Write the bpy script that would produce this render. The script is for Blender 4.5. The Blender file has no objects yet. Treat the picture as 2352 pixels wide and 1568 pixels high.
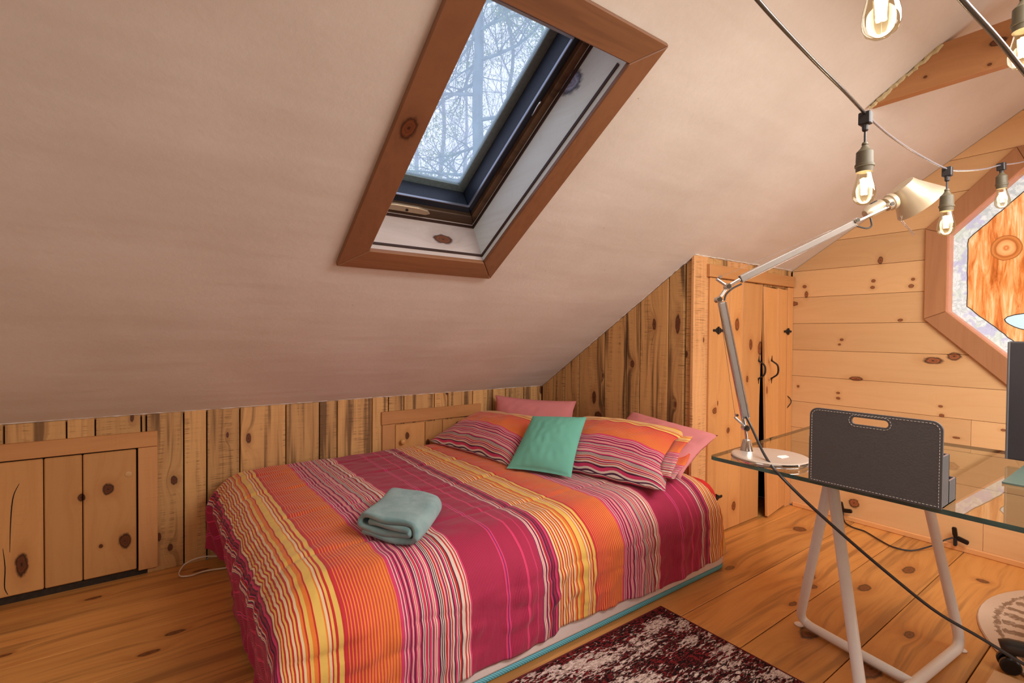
import bpy, bmesh, math, random
import numpy as np
from mathutils import Vector, Matrix
random.seed(4); np.random.seed(4)
PI = math.pi
sc = bpy.context.scene
COL = sc.collection

# ---------------------------------------------------------------- camera
FPX, YAW, PITCH, ROLL = 1144.0, 0.9391934, -0.0162925, 0.0082534
CAM = Vector((0, 0, 1.14))
Fv = Vector((math.cos(YAW)*math.cos(PITCH), math.sin(YAW)*math.cos(PITCH), math.sin(PITCH)))
R0 = Vector((math.sin(YAW), -math.cos(YAW), 0)); U0 = R0.cross(Fv)
Rv = R0*math.cos(ROLL) + U0*math.sin(ROLL)
Uv = U0*math.cos(ROLL) - R0*math.sin(ROLL)
cam = bpy.data.cameras.new('camera'); camo = bpy.data.objects.new('camera', cam); COL.objects.link(camo)
cam.lens = FPX/2352*36; cam.sensor_width = 36; cam.clip_start = .02; cam.clip_end = 200
m = Matrix((Rv, Uv, -Fv)).transposed().to_4x4(); m.translation = CAM; camo.matrix_world = m
sc.camera = camo

def at(px, py, d):
    """real-world point seen at pixel (px, py) at camera depth d"""
    return CAM + (Fv + Rv*((px-1176)/FPX) - Uv*((py-784)/FPX))*d

# ---------------------------------------------------------------- world, lights, exposure
w = bpy.data.worlds.new('sky'); sc.world = w; w.use_nodes = True
bg = w.node_tree.nodes['Background']; bg.inputs[0].default_value = (.76, .80, .97, 1); bg.inputs[1].default_value = 1.65

def area(name, loc, target, size, sizey, power, col):
    l = bpy.data.lights.new(name, 'AREA'); l.shape = 'RECTANGLE'; l.size = size; l.size_y = sizey
    l.energy = power; l.color = col
    o = bpy.data.objects.new(name, l); COL.objects.link(o); o.location = loc
    o.rotation_euler = (Vector(target)-Vector(loc)).to_track_quat('-Z', 'Y').to_euler()
    return o
area('fill_behind', (-.6, -1.1, 1.75), (1.0, 1.6, .9), 1.6, 1.1, 5, (1, .97, .93))  # added soft fill behind the camera, no lamp stands here
area('fill_side', (2.0, -1.85, 1.3), (2.0, 1.6, .95), 1.5, 1.1, 30, (1, .97, .94))  # added fill from the right, out of view, brightens the gable side
area('fill_ridge', (1.75, -.3, 2.0), (1.8, .15, 0), 1.7, .6, 62, (1, .97, .93))  # added downward fill below the ridge, no fixture belongs to it
area('fill_end_wall', (-1.45, .9, 1.0), (1.2, 1.9, .6), 1.1, 1.2, 3, (1, .96, .93))  # added weak fill near the end wall, no opening there

sc.view_settings.view_transform = 'Standard'; sc.view_settings.look = 'None'
sc.view_settings.gamma = 1; sc.view_settings.exposure = 0.0
sc.view_settings.use_curve_mapping = False

# ---------------------------------------------------------------- helpers
def lin(r, g, b):
    f = lambda c: (c/255/12.92) if c/255 <= .04045 else ((c/255+.055)/1.055)**2.4
    return (f(r), f(g), f(b), 1)

class NT:
    def __init__(s, name):
        s.m = bpy.data.materials.new(name); s.m.use_nodes = True; s.t = s.m.node_tree
        s.bs = s.t.nodes['Principled BSDF']; s.out = s.t.nodes['Material Output']
    def n(s, typ, **kw):
        x = s.t.nodes.new(typ)
        for k, v in kw.items(): setattr(x, k, v)
        return x
    def link(s, a, b): s.t.links.new(a, b)
    def put(s, sock, v):
        if hasattr(v, 'links'): s.link(v, sock)
        else: sock.default_value = v
    def math(s, op, a, b=0.0, c=None, clamp=False):
        x = s.n('ShaderNodeMath', operation=op); x.use_clamp = clamp
        s.put(x.inputs[0], a); s.put(x.inputs[1], b)
        if c is not None: s.put(x.inputs[2], c)
        return x.outputs[0]
    def vmath(s, op, a, b=None, scale=None):
        x = s.n('ShaderNodeVectorMath', operation=op); s.put(x.inputs[0], a)
        if b is not None: s.put(x.inputs[1], b)
        if scale is not None: s.put(x.inputs['Scale'], scale)
        return x.outputs['Value'] if op in ('LENGTH', 'DOT_PRODUCT', 'DISTANCE') else x.outputs[0]
    def noise(s, vec, scale=1, detail=3, rough=.5, dist=0):
        x = s.n('ShaderNodeTexNoise'); s.put(x.inputs['Vector'], vec); x.inputs['Scale'].default_value = scale
        x.inputs['Detail'].default_value = detail; x.inputs['Roughness'].default_value = rough
        x.inputs['Distortion'].default_value = dist
        return x.outputs[0]
    def mr(s, v, a, b, c=0, d=1, smooth=True):
        x = s.n('ShaderNodeMapRange'); x.interpolation_type = 'SMOOTHSTEP' if smooth else 'LINEAR'
        s.put(x.inputs[0], v)
        for i, q in enumerate((a, b, c, d)): s.put(x.inputs[i+1], q)
        return x.outputs[0]
    def mix(s, f, a, b, mode='MIX'):
        x = s.n('ShaderNodeMix', data_type='RGBA', blend_type=mode)
        s.put(x.inputs[0], f); s.put(x.inputs[6], a); s.put(x.inputs[7], b)
        return x.outputs[2]
    def comb(s, x, y, z):
        c = s.n('ShaderNodeCombineXYZ')
        for i, v in enumerate((x, y, z)): s.put(c.inputs[i], v)
        return c.outputs[0]
    def sep(s, v):
        c = s.n('ShaderNodeSeparateXYZ'); s.put(c.inputs[0], v); return c.outputs
    def ramp(s, v, stops, const=False):
        x = s.n('ShaderNodeValToRGB'); s.put(x.inputs[0], v); cr = x.color_ramp
        cr.interpolation = 'CONSTANT' if const else 'LINEAR'
        while len(cr.elements) < len(stops): cr.elements.new(.5)
        for e, (p, c) in zip(cr.elements, stops): e.position = p; e.color = c
        return x.outputs[0]
    def bump(s, h, strength=.2, dist=.01, into=None):
        x = s.n('ShaderNodeBump'); s.put(x.inputs['Height'], h); x.inputs['Strength'].default_value = strength
        x.inputs['Distance'].default_value = dist
        s.link(x.outputs[0], s.bs.inputs['Normal']); return x.outputs[0]
    def pos(s): return s.n('ShaderNodeNewGeometry').outputs['Position']
    def base(s, c, rough=.5, metal=0, spec=.5):
        s.put(s.bs.inputs['Base Color'], c); s.put(s.bs.inputs['Roughness'], rough)
        s.bs.inputs['Metallic'].default_value = metal; s.bs.inputs['Specular IOR Level'].default_value = spec
        return s.m

def plain(name, rgb, rough=.5, metal=0, spec=.5, var=.06, vs=40, bump=0.0):
    t = NT(name); n = t.noise(t.pos(), vs, 3)
    c = lin(*rgb); d = tuple(x*(1-2*var) for x in c[:3])+(1,)
    col = t.mix(n, d, tuple(min(1, x*(1+2*var)) for x in c[:3])+(1,))
    if bump: t.bump(n, bump, .003)
    return t.base(col, rough, metal, spec)

def emit(name, rgb, strength):
    t = NT(name); e = t.n('ShaderNodeEmission'); e.inputs[0].default_value = lin(*rgb); e.inputs[1].default_value = strength
    t.link(e.outputs[0], t.out.inputs[0]); return t.m

def pine(name, axes, base, dark, deep, knots=(), sawn=0.0, grain=.5, kthr=.8, kscale=(2.2, 5.5), rough=.45, streak=0.0, gloss=.4, kcol=(70, 38, 20)):
    """axes = (length, across, depth) as indices of world xyz"""
    t = NT(name)
    P = t.pos(); p = t.sep(P)
    oi = t.n('ShaderNodeObjectInfo'); oc = t.sep(oi.outputs['Color'])
    L, A, D = (p[i] for i in axes)
    Lo = t.math('ADD', L, t.math('MULTIPLY', oc[0], 17.0)); Ao = t.math('ADD', A, t.math('MULTIPLY', oc[1], 9.0))
    Do = t.math('ADD', D, oc[2])
    V = t.comb(Lo, Ao, Do)
    low = t.noise(t.vmath('MULTIPLY', V, (1.1, 5.0, 5.0)), 1, 2)
    # scattered knots
    vo = t.n('ShaderNodeTexVoronoi', voronoi_dimensions='2D'); vo.inputs['Randomness'].default_value = .9
    t.link(t.vmath('MULTIPLY', V, (kscale[0], kscale[1], 0)), vo.inputs['Vector']); vo.inputs['Scale'].default_value = 1
    vc = t.sep(vo.outputs['Color']); sel = t.mr(vc[0], kthr, kthr+.01)
    d = vo.outputs['Distance']
    kn = None
    inv = [0, 0, 0]
    for (c, rl, ra) in knots:
        inv = [0, 0, 0]; inv[axes[0]] = 1/rl; inv[axes[1]] = 1/ra
        x = t.vmath('LENGTH', t.vmath('MULTIPLY', t.vmath('SUBTRACT', P, tuple(c)), tuple(inv)))
        kn = x if kn is None else t.math('MINIMUM', kn, x)
    dv = t.math('MULTIPLY', d, t.math('MULTIPLY_ADD', vc[1], 26.0, 15.0))
    dv = t.math('ADD', dv, t.math('MULTIPLY', t.math('SUBTRACT', 1.0, sel), 50.0))
    dk = dv if kn is None else t.math('MINIMUM', dv, kn)
    wob = t.noise(t.vmath('MULTIPLY', V, (34, 70, 40)), 1, 3, .6)
    dk = t.math('ADD', dk, t.math('MULTIPLY', t.math('SUBTRACT', wob, .5), .75))
    infl = t.math('POWER', 2.718, t.math('MULTIPLY', dk, -.55))
    g = t.math('ADD', t.math('MULTIPLY', Ao, 22.0), t.math('MULTIPLY', low, 3.2))
    g = t.math('ADD', g, t.math('MULTIPLY', infl, 2.6))
    gv = t.comb(t.math('MULTIPLY', Lo, 1.3), g, t.math('MULTIPLY', Do, 22.0))
    gr = t.noise(gv, 1.6, 5, .65)
    fine = t.noise(t.vmath('MULTIPLY', V, (14, 420, 200)), 1, 2)
    gm = t.mr(gr, .38, .72)
    col = t.mix(t.math('MULTIPLY', gm, grain), lin(*base), lin(*dark))
    col = t.mix(t.mr(t.noise(t.vmath('MULTIPLY', V, (.9, 3.5, 3)), 1, 2), .35, .7, 0, .45), col, lin(*[min(255, x*1.07) for x in base]))
    col = t.mix(t.math('MULTIPLY', fine, .16), col, lin(*dark))
    if streak:
        st = t.noise(t.comb(t.math('MULTIPLY', Lo, .8), t.math('ADD', t.math('MULTIPLY', Ao, 17.0), t.math('MULTIPLY', infl, 1.2)), 0.0), 1, 3, .6)
        col = t.mix(t.mr(st, .49, .64, 0, streak), col, lin(*deep))
    if sawn:
        sw = t.noise(t.vmath('MULTIPLY', V, (260, 9, 9)), 1, 1)
        sm = t.mr(t.noise(t.vmath('MULTIPLY', V, (2.5, 30, 2)), 1, 2), .48, .62)
        col = t.mix(t.math('MULTIPLY', t.mr(sw, .5, .7), t.math('MULTIPLY_ADD', sm, sawn, sawn*.12)), col, lin(*deep))
    # knots
    halo = t.mr(dk, .9, 3.2, .55, 0)
    col = t.mix(halo, col, lin(*dark))
    kw = lambda q: lin(*[min(255, x*q) for x in kcol])
    ring = t.ramp(t.math('MULTIPLY', dk, .5), [(0, kw(.7)), (.05, kw(1.0)), (.12, kw(1.55)), (.24, kw(1.35)), (.30, kw(1.7)), (.40, kw(1.25)), (.47, kw(.6)), (.5, kw(.75))])
    col = t.mix(t.mr(dk, .85, 1.30, 1, 0), col, ring)
    # piece-to-piece tone
    col = t.mix(1.0, col, t.comb(*[t.math('MULTIPLY_ADD', oc[1], .20, .88)]*3), 'MULTIPLY')
    t.bump(t.math('ADD', t.math('MULTIPLY', gr, .6), t.math('MULTIPLY', wob, .2)), .12+.35*sawn, .004)
    return t.base(col, rough, 0, gloss)

class MB:
    def __init__(s): s.v = []; s.f = []; s.mi = []; s.uv = None
    def add(s, vs, fs, mi=0):
        o = len(s.v); s.v += [tuple(v) for v in vs]; s.f += [tuple(i+o for i in f) for f in fs]; s.mi += [mi]*len(fs); return s
    def box(s, a, b, M=None, mi=0):
        x0, y0, z0 = a; x1, y1, z1 = b
        vs = [Vector(q) for q in ((x0,y0,z0),(x1,y0,z0),(x1,y1,z0),(x0,y1,z0),(x0,y0,z1),(x1,y0,z1),(x1,y1,z1),(x0,y1,z1))]
        if M: vs = [M @ q for q in vs]
        return s.add(vs, [(0,3,2,1),(4,5,6,7),(0,1,5,4),(1,2,6,5),(2,3,7,6),(3,0,4,7)], mi)
    def prism(s, poly, f, a, b, mi=0):
        n = len(poly); vs = [f(x, y, a) for x, y in poly]+[f(x, y, b) for x, y in poly]
        fs = [tuple(range(n-1, -1, -1)), tuple(range(n, 2*n))]+[(i, (i+1) % n, n+(i+1) % n, n+i) for i in range(n)]
        return s.add(vs, fs, mi)
    def tube(s, pts, r, seg=8, cap=True, mi=0):
        pts = [Vector(p) for p in pts]; n = len(pts); rs = r if isinstance(r, (list, tuple)) else [r]*n
        up = None; vs = []
        for i, p in enumerate(pts):
            t = (pts[min(i+1, n-1)]-pts[max(i-1, 0)]).normalized()
            if up is None: up = t.orthogonal().normalized()
            up = (up - t*up.dot(t)); up = up.normalized() if up.length > 1e-6 else t.orthogonal().normalized()
            sd = t.cross(up)
            vs += [p+(up*math.cos(2*PI*k/seg)+sd*math.sin(2*PI*k/seg))*rs[i] for k in range(seg)]
        fs = [(i*seg+k, i*seg+(k+1) % seg, (i+1)*seg+(k+1) % seg, (i+1)*seg+k) for i in range(n-1) for k in range(seg)]
        if cap: fs += [tuple(range(seg-1, -1, -1)), tuple(range((n-1)*seg, n*seg))]
        return s.add(vs, fs, mi)
    def lathe(s, prof, M=None, seg=24, mi=0):
        vs = []; n = len(prof)
        for r, z in prof:
            vs += [Vector((r*math.cos(2*PI*k/seg), r*math.sin(2*PI*k/seg), z)) for k in range(seg)]
        if M: vs = [M @ q for q in vs]
        fs = [(i*seg+k, i*seg+(k+1) % seg, (i+1)*seg+(k+1) % seg, (i+1)*seg+k) for i in range(n-1) for k in range(seg)]
        if prof[0][0] > 1e-5: fs.append(tuple(range(seg-1, -1, -1)))
        if prof[-1][0] > 1e-5: fs.append(tuple(range((n-1)*seg, n*seg)))
        return s.add(vs, fs, mi)
    def bar(s, a, b, w, h, up=(0, 0, 1), mi=0):
        a = Vector(a); b = Vector(b); t = b-a; L = t.length; M = frame(a, t, up)
        return s.box((-w/2, -h/2, 0), (w/2, h/2, L), M, mi)
    def build(s, name, mats, parent=None, smooth=False, bevel=0, seg=1, uv=None, color=None, sub=0):
        me = bpy.data.meshes.new(name); me.from_pydata(s.v, [], s.f)
        for mm in (mats if isinstance(mats, (list, tuple)) else [mats]): me.materials.append(mm)
        me.polygons.foreach_set('material_index', s.mi)
        if uv is not None:
            ul = me.uv_layers.new(name='UVMap'); li = np.zeros(len(me.loops), dtype=np.int32); me.loops.foreach_get('vertex_index', li)
            ul.data.foreach_set('uv', np.asarray(uv)[li].astype(np.float32).ravel())
        bm = bmesh.new(); bm.from_mesh(me); bmesh.ops.recalc_face_normals(bm, faces=bm.faces); bm.to_mesh(me); bm.free()
        o = bpy.data.objects.new(name, me); COL.objects.link(o)
        if smooth:
            me.polygons.foreach_set('use_smooth', [True]*len(me.polygons))
            if smooth != 'all':
                me.update(); 
                try: me.set_sharp_from_angle(angle=math.radians(40))
                except Exception: pass
        if bevel:
            b = o.modifiers.new('bevel', 'BEVEL'); b.width = bevel; b.segments = seg; b.limit_method = 'ANGLE'
        if sub:
            b = o.modifiers.new('sub', 'SUBSURF'); b.levels = sub; b.render_levels = sub
        if parent: o.parent = parent; o.matrix_parent_inverse = parent.matrix_world.inverted()
        o.color = color or (random.random(), random.random(), random.random(), 1)
        return o

def frame(p, zdir, up=(0, 0, 1)):
    z = Vector(zdir).normalized(); u = Vector(up); x = u.cross(z)
    if x.length < 1e-4: x = Vector((1, 0, 0)).cross(z)
    x.normalize(); y = z.cross(x); M = Matrix((x, y, z)).transposed().to_4x4(); M.translation = Vector(p); return M

def tag(o, label, cat=None, group=None):
    o['label'] = label
    if cat: o['category'] = cat
    if group: o['group'] = group
    return o
def thing(name, loc, label, cat, group=None):
    o = bpy.data.objects.new(name, None); COL.objects.link(o); o.location = loc; o.empty_display_size = .05
    bpy.context.view_layer.update()
    return tag(o, label, cat, group)
def struct(o, label=None):
    o['kind'] = 'structure'
    if label: o['label'] = label
    return o
def clip(poly, n, c):
    """keep n.p <= c"""
    out = []
    for i in range(len(poly)):
        a, b = poly[i], poly[(i+1) % len(poly)]
        da = n[0]*a[0]+n[1]*a[1]-c; db = n[0]*b[0]+n[1]*b[1]-c
        if da <= 0: out.append(a)
        if da*db < 0: t = da/(da-db); out.append((a[0]+(b[0]-a[0])*t, a[1]+(b[1]-a[1])*t))
    return out
def smooth_path(pts, n=8):
    pts = [Vector(p) for p in pts]; out = []
    for i in range(len(pts)-1):
        p0 = pts[max(i-1, 0)]; p1 = pts[i]; p2 = pts[i+1]; p3 = pts[min(i+2, len(pts)-1)]
        for k in range(n):
            t = k/n
            out.append(.5*((2*p1)+(p2-p0)*t+(2*p0-5*p1+4*p2-p3)*t*t+(3*p1-p0-3*p2+p3)*t**3))
    out.append(pts[-1]); return out
_ph = np.random.rand(64, 4)
def sines(x, y, f, n=8, k=0):
    """smooth pseudo noise, about -1..1"""
    r = 0
    for i in range(n):
        a, b, c, d = _ph[(i+k*7) % 64]
        th = a*2*PI; ff = f*(.6+.9*b)
        r = r+np.sin((x*math.cos(th)+y*math.sin(th))*ff*2*PI+c*6.28+d)
    return r/math.sqrt(n)/1.2

# ---------------------------------------------------------------- room numbers
YK, XH, YC, XG, XB = 2.88, 2.39, 1.597, 3.50, -1.7
KS = .643; SA = math.hypot(1, KS)
def cz(y): return .75+KS*(YK-abs(y))
def SL(x, s, n): return Vector((x, YK-s/SA+n*KS/SA, .75+s*KS/SA+n/SA))

# ---------------------------------------------------------------- setting materials
t = NT('plaster'); n1 = t.noise(t.pos(), 2.2, 3); n2 = t.noise(t.pos(), 55, 4, .6); n3 = t.noise(t.vmath('MULTIPLY', t.pos(), (1.2, 7, 7)), 1, 2)
c = t.mix(t.mr(n1, .35, .65), lin(220, 210, 198), lin(228, 219, 208)); c = t.mix(t.mr(n2, .2, .8, 0, .12), c, lin(200, 178, 155))
sp = t.n('ShaderNodeTexVoronoi'); t.link(t.pos(), sp.inputs['Vector']); sp.inputs['Scale'].default_value = 5
c = t.mix(t.mr(sp.outputs['Distance'], .010, .018, .55, 0), c, lin(120, 95, 75))
t.bump(t.math('ADD', t.math('MULTIPLY', n2, .15), t.math('ADD', n1, n3)), .25, .02)
PLASTER = t.base(c, .75, 0, .25)
DARK = plain('dark_gap', (14, 10, 8), .9)
KN = lambda lst: [((a, b, c_), rl, ra) for a, b, c_, rl, ra in lst]
SAWN_X = pine('rough_sawn_pine_knee_wall', (2, 0, 1), (212, 164, 104), (168, 118, 70), (72, 42, 20), KN([(.10,2.87,.42,.02,.013),(.085,2.87,.10,.016,.009),(.42,2.87,.585,.024,.011)]), .5, .5, .72, streak=.75, rough=.6)
SAWN_Y = pine('rough_sawn_pine_headboard', (2, 1, 0), (212, 164, 104), (168, 118, 70), (66, 38, 18), KN([(2.39,2.55,.62,.03,.02),(2.39,2.34,.72,.04,.016),(2.39,2.30,.60,.03,.03),(2.39,2.02,.96,.02,.014),(2.39,1.86,1.20,.03,.012),(2.39,1.70,1.20,.05,.014)]), .5, .55, .74, streak=.85, rough=.6)
POST = pine('corner_post_pine', (2, 0, 1), (222, 168, 112), (185, 122, 72), (110, 66, 36), (), .6, .45, .86, streak=.15, rough=.6)
DOOR = pine('door_pine', (2, 0, 1), (220, 160, 98), (198, 130, 74), (110, 60, 28), KN([(2.808,1.59,1.203,.034,.02),(2.964,1.59,1.084,.03,.017),(2.93,1.59,.876,.018,.012),(3.075,1.59,1.059,.04,.025),(2.581,1.59,.713,.016,.02),(2.728,1.59,.586,.016,.014),(3.13,1.59,.798,.02,.012),(2.80,1.59,.13,.024,.02),(2.74,1.59,1.13,.03,.02),
    ]), .06, .45, .93, kcol=(96, 52, 26))
PANEL = pine('panel_pine', (2, 0, 1), (204, 150, 92), (180, 122, 68), (90, 50, 24), KN([(-.146,2.86,.426,.024,.019),(-.087,2.86,.177,.032,.022),(-.237,2.86,.404,.015,.012),(-.427,2.86,.16,.045,.018),(-.171,2.86,.174,.008,.007),(1.30,2.86,.50,.02,.012),(1.66,2.86,.53,.02,.016),(1.44,2.86,.44,.02,.012)]), .05, .4, .97, kcol=(64, 34, 16))
TRIMX = pine('frame_pine_across', (0, 2, 1), (198, 142, 88), (172, 114, 64), (90, 50, 24), (), .05, .5, .9)
TRIMZ = pine('frame_pine_upright', (2, 0, 1), (204, 148, 94), (176, 118, 70), (90, 50, 24), (), .05, .5, .9)
GABLE = pine('gable_pine', (1, 2, 0), (226, 182, 130), (206, 154, 100), (150, 90, 44), KN([(3.5,.845,1.009,.04,.017),(3.5,.757,1.036,.028,.02),(3.5,1.212,.880,.034,.012),(3.5,1.212,.114,.026,.026),(3.5,1.1,1.59,.012,.02),(3.5,1.519,1.464,.012,.010),(3.5,1.508,1.412,.01,.02),(3.5,1.133,1.471,.010,.009),(3.5,1.137,1.432,.011,.009),(3.5,.942,1.465,.009,.008),(3.5,.95,1.427,.012,.01),(3.5,1.59,1.354,.03,.014),(3.5,.997,1.235,.012,.008),(3.5,1.296,1.117,.010,.008),(3.5,1.308,1.087,.008,.006),(3.5,1.549,.803,.008,.008),(3.5,1.31,.783,.01,.007),(3.5,1.309,.75,.011,.008),(3.5,.809,.76,.009,.006),(3.5,.803,.711,.01,.008),(3.5,1.0,1.97,.02,.02),(3.5,.90,1.93,.02,.018),(3.5,.56,.67,.01,.006),(3.5,.74,.60,.014,.005)]), .02, .3, .985, kcol=(104, 62, 38))
t = None
FLOOR = pine('floor_pine', (0, 1, 2), (222, 158, 86), (186, 116, 54), (98, 56, 28), KN([(2.30,1.32,0,.03,.014),(2.52,1.05,0,.04,.02),(2.44,1.0,0,.022,.014),(3.0,.80,0,.05,.02),(2.62,.86,0,.04,.02),(2.05,.85,0,.05,.028),(2.0,.63,0,.07,.03),(2.35,.62,0,.03,.014),(3.15,.56,0,.02,.02),(-.19,2.74,0,.028,.01),(.20,2.77,0,.03,.01),(.08,2.25,0,.03,.012),(.0,2.16,0,.03,.012),(3.1,1.35,0,.04,.03)]), 0, .55, .88, (1.7, 4.0), .32, streak=.45, gloss=.5, kcol=(84, 46, 20))
CASE_S = pine('skylight_casing_pine', (1, 0, 2), (136, 92, 62), (114, 74, 48), (66, 38, 22), KN([(.603, 1.334, 1.744, .030, .022)]), .03, .5, .98, rough=.4)
CASE_X = pine('skylight_casing_pine_across', (0, 1, 2), (142, 96, 64), (116, 74, 46), (54, 30, 16), (), .03, .55, .95, streak=.25, rough=.4)
SHAFT_S = pine('skylight_shaft_pine_daylit', (1, 2, 0), (224, 236, 236), (205, 210, 204), (120, 96, 80), KN([(1.14, 1.243, 1.979, .050, .034)]), .05, .4, .99, rough=.6, kcol=(96, 100, 118))  # cool daylight of the skylight put into the board colour
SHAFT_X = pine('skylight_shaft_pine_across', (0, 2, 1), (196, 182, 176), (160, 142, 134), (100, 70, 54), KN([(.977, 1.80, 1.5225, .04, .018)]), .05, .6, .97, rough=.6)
FRAMEW = pine('skylight_frame_pine', (0, 1, 2), (108, 82, 60), (72, 50, 34), (30, 18, 10), (), .1, .6, .9, streak=.5)
OCT = pine('octagon_trim_pine', (2, 1, 0), (176, 124, 84), (154, 102, 66), (90, 50, 26), (), .05, .5, .92)
BEAM = pine('beam_pine', (1, 2, 0), (184, 130, 84), (156, 104, 60), (80, 46, 22), KN([(2.4,.42,2.17,.02,.012),(2.4,.44,2.10,.006,.005),(2.4,.62,2.13,.006,.005)]), .02, .5, .97)
SHOE = pine('shoe_moulding_pine', (1, 2, 0), (232, 172, 112), (205, 140, 84), (150, 90, 44), (), .0, .4, .99)
CAULK = plain('caulk', (205, 185, 140), .8, bump=.4, vs=80)

# ---------------------------------------------------------------- floor
fl = struct(MB().box((XB, -2.9, -.06), (XG+.1, 2.95, -.018)).build('floor', DARK), 'wide pine plank floor')
ys = [2.89, 2.60, 2.335, 2.075, 1.815, 1.50, 1.205, .955, .698, .422, .16, -.10, -.36, -.62, -.9, -1.2, -1.5, -1.8, -2.1, -2.4, -2.65, -2.9]
for i in range(len(ys)-1):
    g = .0018
    cuts = [XB, XG]
    if i == 9: cuts = [XB, 1.2, XG]
    for a, b in zip(cuts, cuts[1:]):
        MB().box((a+.001, ys[i+1]+g, -.02), (b-.001, ys[i]-g, 0)).build('floor_board', FLOOR, fl, bevel=.0015)

# ---------------------------------------------------------------- knee wall (left)
wl = struct(MB().box((XB, YK+.022, 0), (XH+.05, YK+.06, .80)).build('wall_left', DARK), 'low knee wall of rough-sawn vertical pine boards')
xs = [-1.62, -1.42, -1.20, -1.02, -.84, -.66, -.479, -.286, -.190, -.0255, -.0065, .140, .2355, .381, .601, .7755, .874, 1.079, 1.18, 1.281, 1.4915, 1.59, 1.781, 1.945, 2.053, 2.218, 2.389]
for a, b in zip(xs, xs[1:]):
    dz = random.uniform(-.004, .004)
    zt = cz(YK)+dz
    z0 = .0
    if b <= .04: z0 = .60
    MB().box((a+.0028, YK, z0), (b-.0028, YK+.02, zt)).build('board', SAWN_X, wl, bevel=.002)
def cap_panel(x0, x1, zt, frames, planks, z0, knob):
    pass
# access door beside the bed foot (left)
d1 = struct(MB().box((XB, YK+.006, .03), (-.04, YK+.012, .6)).build('door_1', DARK), 'low pine board access door at far left of the knee wall')
MB().box((XB, YK-.016, .598), (.036, YK+.004, .668)).build('top_rail', TRIMX, d1, bevel=.002)
MB().box((-.0375, YK-.016, .026), (.036, YK+.004, .596)).build('stile', TRIMZ, d1, bevel=.002)
for a, b in ((-.60, -.3585), (-.3585, -.233), (-.233, -.043), (-.85, -.60), (-1.1, -.85)):
    MB().box((a+.0018, YK-.014, .036), (b-.0018, YK+.005, .592)).build('plank', PANEL, d1, bevel=.004)
cr_ = MB()
for pl_ in ([(-.432, .50), (-.450, .45), (-.458, .36), (-.462, .22)], [(-.482, .24), (-.476, .16), (-.478, .08), (-.468, .045)]):
    cr_.tube(smooth_path([(x, YK-.0140, z) for x, z in pl_], 4), [.0008+.0012*math.sin(PI*i/12) for i in range(13)], 5)
cr_.build('crack', DARK, d1)
kb = MB().lathe([(.0, .0), (.0125, .0), (.0125, .003), (.009, .004), (0, .004)], frame((-.073, YK-.0135, .482), (0, -1, 0)), 20).build('wood_plug', plain('plug_wood', (205, 160, 105), .5), d1, smooth=True)
MB().box((XB, YK+.004, .0), (.03, YK+.03, .034)).build('threshold_gap', plain('dark_rough_strip', (48, 36, 24), .9, var=.4, vs=60, bump=.6), d1)  # dark rough strip below the door planks
# access door behind the pillows
d2 = struct(MB().box((1.215, YK+.004, .05), (1.77, YK+.009, .575)).build('door_2', DARK), 'low pine board access door behind the bed pillows')
MB().box((1.133, YK-.016, .583), (1.838, YK-.001, .660)).build('top_rail', TRIMX, d2, bevel=.002)
MB().box((1.138, YK-.014, .02), (1.218, YK-.001, .581)).build('stile', TRIMZ, d2, bevel=.002)
MB().box((1.758, YK-.014, .02), (1.838, YK-.001, .581)).build('stile', TRIMZ, d2, bevel=.002)
for a, b in ((1.221, 1.422), (1.422, 1.546), (1.546, 1.754)):
    MB().box((a+.002, YK-.010, .03), (b-.002, YK+.003, .574)).build('plank', PANEL, d2, bevel=.003)
MB().lathe([(.006, 0), (.006, .01), (.014, .016), (.017, .024), (.013, .031), (0, .034)], frame((1.262, YK-.012, .47), (0, -1, 0)), 20).build('round_knob', plain('knob_wood', (205, 150, 90), .35), d2, smooth=True)

# ---------------------------------------------------------------- headboard partition
def yz(x0): return lambda a, b, c: (x0+c, a, b)
wb = struct(MB().prism([(YK, 0), (YK, .75), (YC+.02, cz(YC+.02)), (YC+.02, 0)], yz(XH+.022), 0, .03).build('wall_back', DARK), 'partition of rough-sawn vertical pine boards behind the pillows')
yb = [2.878, 2.757, 2.630, 2.485, 2.250, 2.068, 1.963, 1.762, 1.659, 1.618]
for a, b in zip(yb, yb[1:]):
    po = [(a-.0028, 0), (b+.0028, 0), (b+.0028, 3), (a-.0028, 3)]
    po = clip(po, (KS, 1), .75+KS*YK-.004)
    MB().prism(po, yz(XH), 0 if a > 1.67 else .012, .02).build('board', SAWN_Y, wb, bevel=.002)
MB().prism(clip([(1.616, 0), (YC+.001, 0), (YC+.001, 3), (1.616, 3)], (KS, 1), .75+KS*YK-.003), yz(XH-.004), 0, .022).build('corner_board', POST, wb, bevel=.002)

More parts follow.
